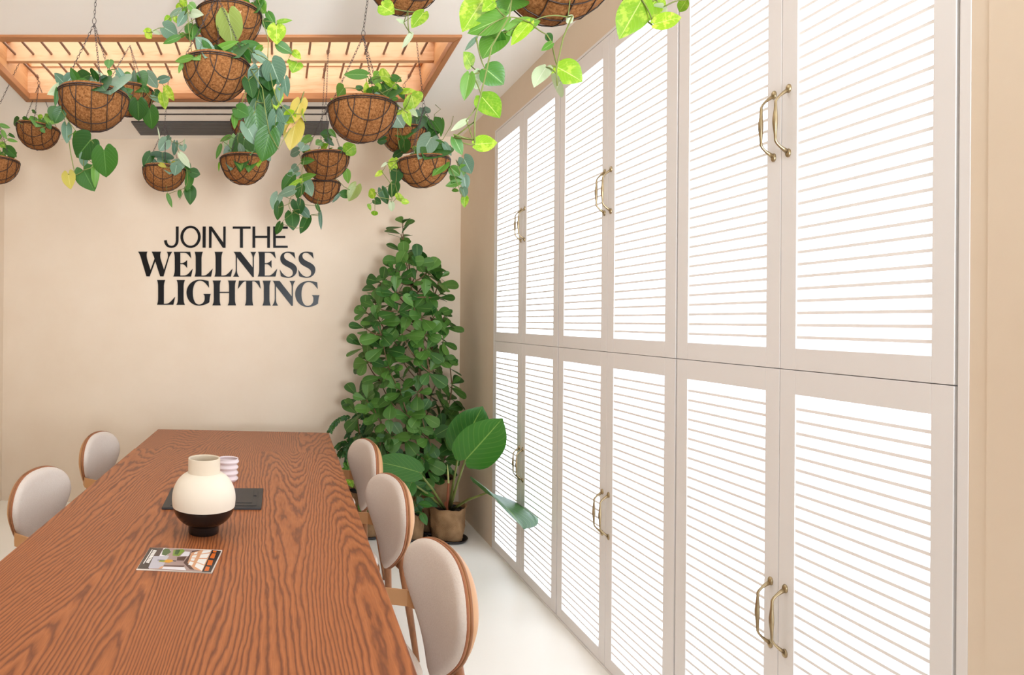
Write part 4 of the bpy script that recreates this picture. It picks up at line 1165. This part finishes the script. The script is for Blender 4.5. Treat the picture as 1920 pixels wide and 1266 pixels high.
# small potted plant beside it
pc = Vector(atZ(771, 1010, 0)); pc.y += .02
root = thing('leafy_pot_plant', 'small dark leaved plant in a plain burlap pot behind the middle chair', 'plant', tuple(pc))
pot(root, pc, .088, .10, .185, .006, 8)
lv = MB(); st = MB(); random.seed(5)
hub = pc + Vector((0, 0, .16))
for (bu, bv, tu, tv, k, wr) in ((788, 960, 801, 985, 'B', .5), (785, 945, 812, 948, 'B', .5), (770, 915, 800, 905, 'B', .45), (768, 925, 752, 955, 'B', .5), (782, 930, 795, 955, 'N', .5), (775, 940, 790, 968, 'B', .5),
                                (790, 925, 815, 930, 'B', .45), (770, 900, 752, 895, 'B', .5), (765, 950, 745, 965, 'N', .5), (778, 910, 818, 918, 'N', .45), (795, 935, 822, 950, 'N', .5), (760, 935, 738, 930, 'B', .5)):
    Yq = pc.y - random.uniform(.0, .12)
    b, t = at(bu, bv, Yq), at(tu, tv, Yq - random.uniform(0, .06))
    leaf(lv, b, t, wr * 1.1, Vector((0, -.7, .7)), k, 'lance', .3, .2, 0, random.uniform(-.3, .3)); st.tube(sag(hub, b, -.1), .003, 5)
obj('leaves', lv, [LM[k] for k in LK], root); obj('stems', st, M['stem'], root)

# feathery plant with small leaflets left of the shrub, behind the table end
pc = Vector((.62, 5.08, 0))
root = thing('feathery_plant', 'plant with arching sprays of tiny leaflets beyond the right table corner', 'plant', tuple(pc))
pot(root, pc, .10, .12, .24, .01, 11)
lv = MB(); st = MB(); random.seed(9)
sprays = [[(672, 800), (655, 780), (640, 783), (627, 792), (620, 806)], [(690, 815), (672, 795), (662, 800), (655, 808), (652, 816)], [(690, 800), (680, 775), (668, 778), (660, 790)],
          [(680, 860), (665, 835), (650, 828), (640, 830), (632, 838)], [(690, 850), (672, 832), (660, 832), (650, 840), (646, 852)], [(676, 850), (660, 845), (652, 855), (650, 865)],
          [(700, 800), (690, 790), (682, 800), (678, 815)], [(690, 840), (680, 826), (668, 822), (656, 824)], [(672, 850), (655, 838), (642, 842), (636, 852)], [(700, 830), (684, 812), (672, 815), (664, 826)]]
hub = pc + Vector((0, 0, .22))
for sp_ in sprays:
    Yq = 5.05 - random.uniform(0, .12)
    P = [at(u, v, Yq) for u, v in sp_]
    st.tube([hub, hub.lerp(P[0], .6)] + P, .0026, 5)
    dense = []
    for a, b in zip(P, P[1:]):
        for k in range(3): dense.append((a.lerp(b, k / 3), (b - a).normalized()))
    dense.append((P[-1], (P[-1] - P[-2]).normalized()))
    for i, (q, d) in enumerate(dense):
        for sg in (-1, 1):
            side = Vector((-d.z, 0, d.x)) * sg
            ax = (d * .5 + side * .6 + Vector((0, random.uniform(-.4, .2), -.55))).normalized()
            leaf(lv, q, q + ax * random.uniform(.032, .046), .55, Vector((0, -.9, .4)), 'N', 'lance', .3, .05, 0, random.uniform(-.5, .5))
obj('leaves', lv, [LM[k] for k in LK], root); obj('stems', st, M['stem'], root)

# light green plant low behind the far right chair
pc = Vector((.66, 4.72, 0))
root = thing('light_green_plant', 'low plant with light green oval leaves behind the farthest right chair', 'plant', tuple(pc))
pot(root, pc, .08, .095, .17, .006, 13)
lv = MB(); st = MB(); random.seed(3); hub = pc + Vector((0, 0, .15))
for (bu, bv, tu, tv, k, wr) in ((655, 880, 643, 868, 'M', .7), (652, 895, 662, 915, 'V', .6), (660, 876, 650, 862, 'M', .6), (664, 895, 655, 880, 'V', .7), (672, 945, 680, 962, 'M', .5), (690, 955, 676, 948, 'V', .5), (668, 890, 640, 878, 'M', .5), (662, 905, 648, 900, 'V', .6)):
    b, t = at(bu, bv, pc.y), at(tu, tv, pc.y - .03)
    leaf(lv, b, t, wr, Vector((0, -.8, .6)), k, 'lance', .2, .1); st.tube(sag(hub, b, -.1), .0028, 5)
obj('leaves', lv, [LM[k] for k in LK], root); obj('stems', st, M['stem'], root)
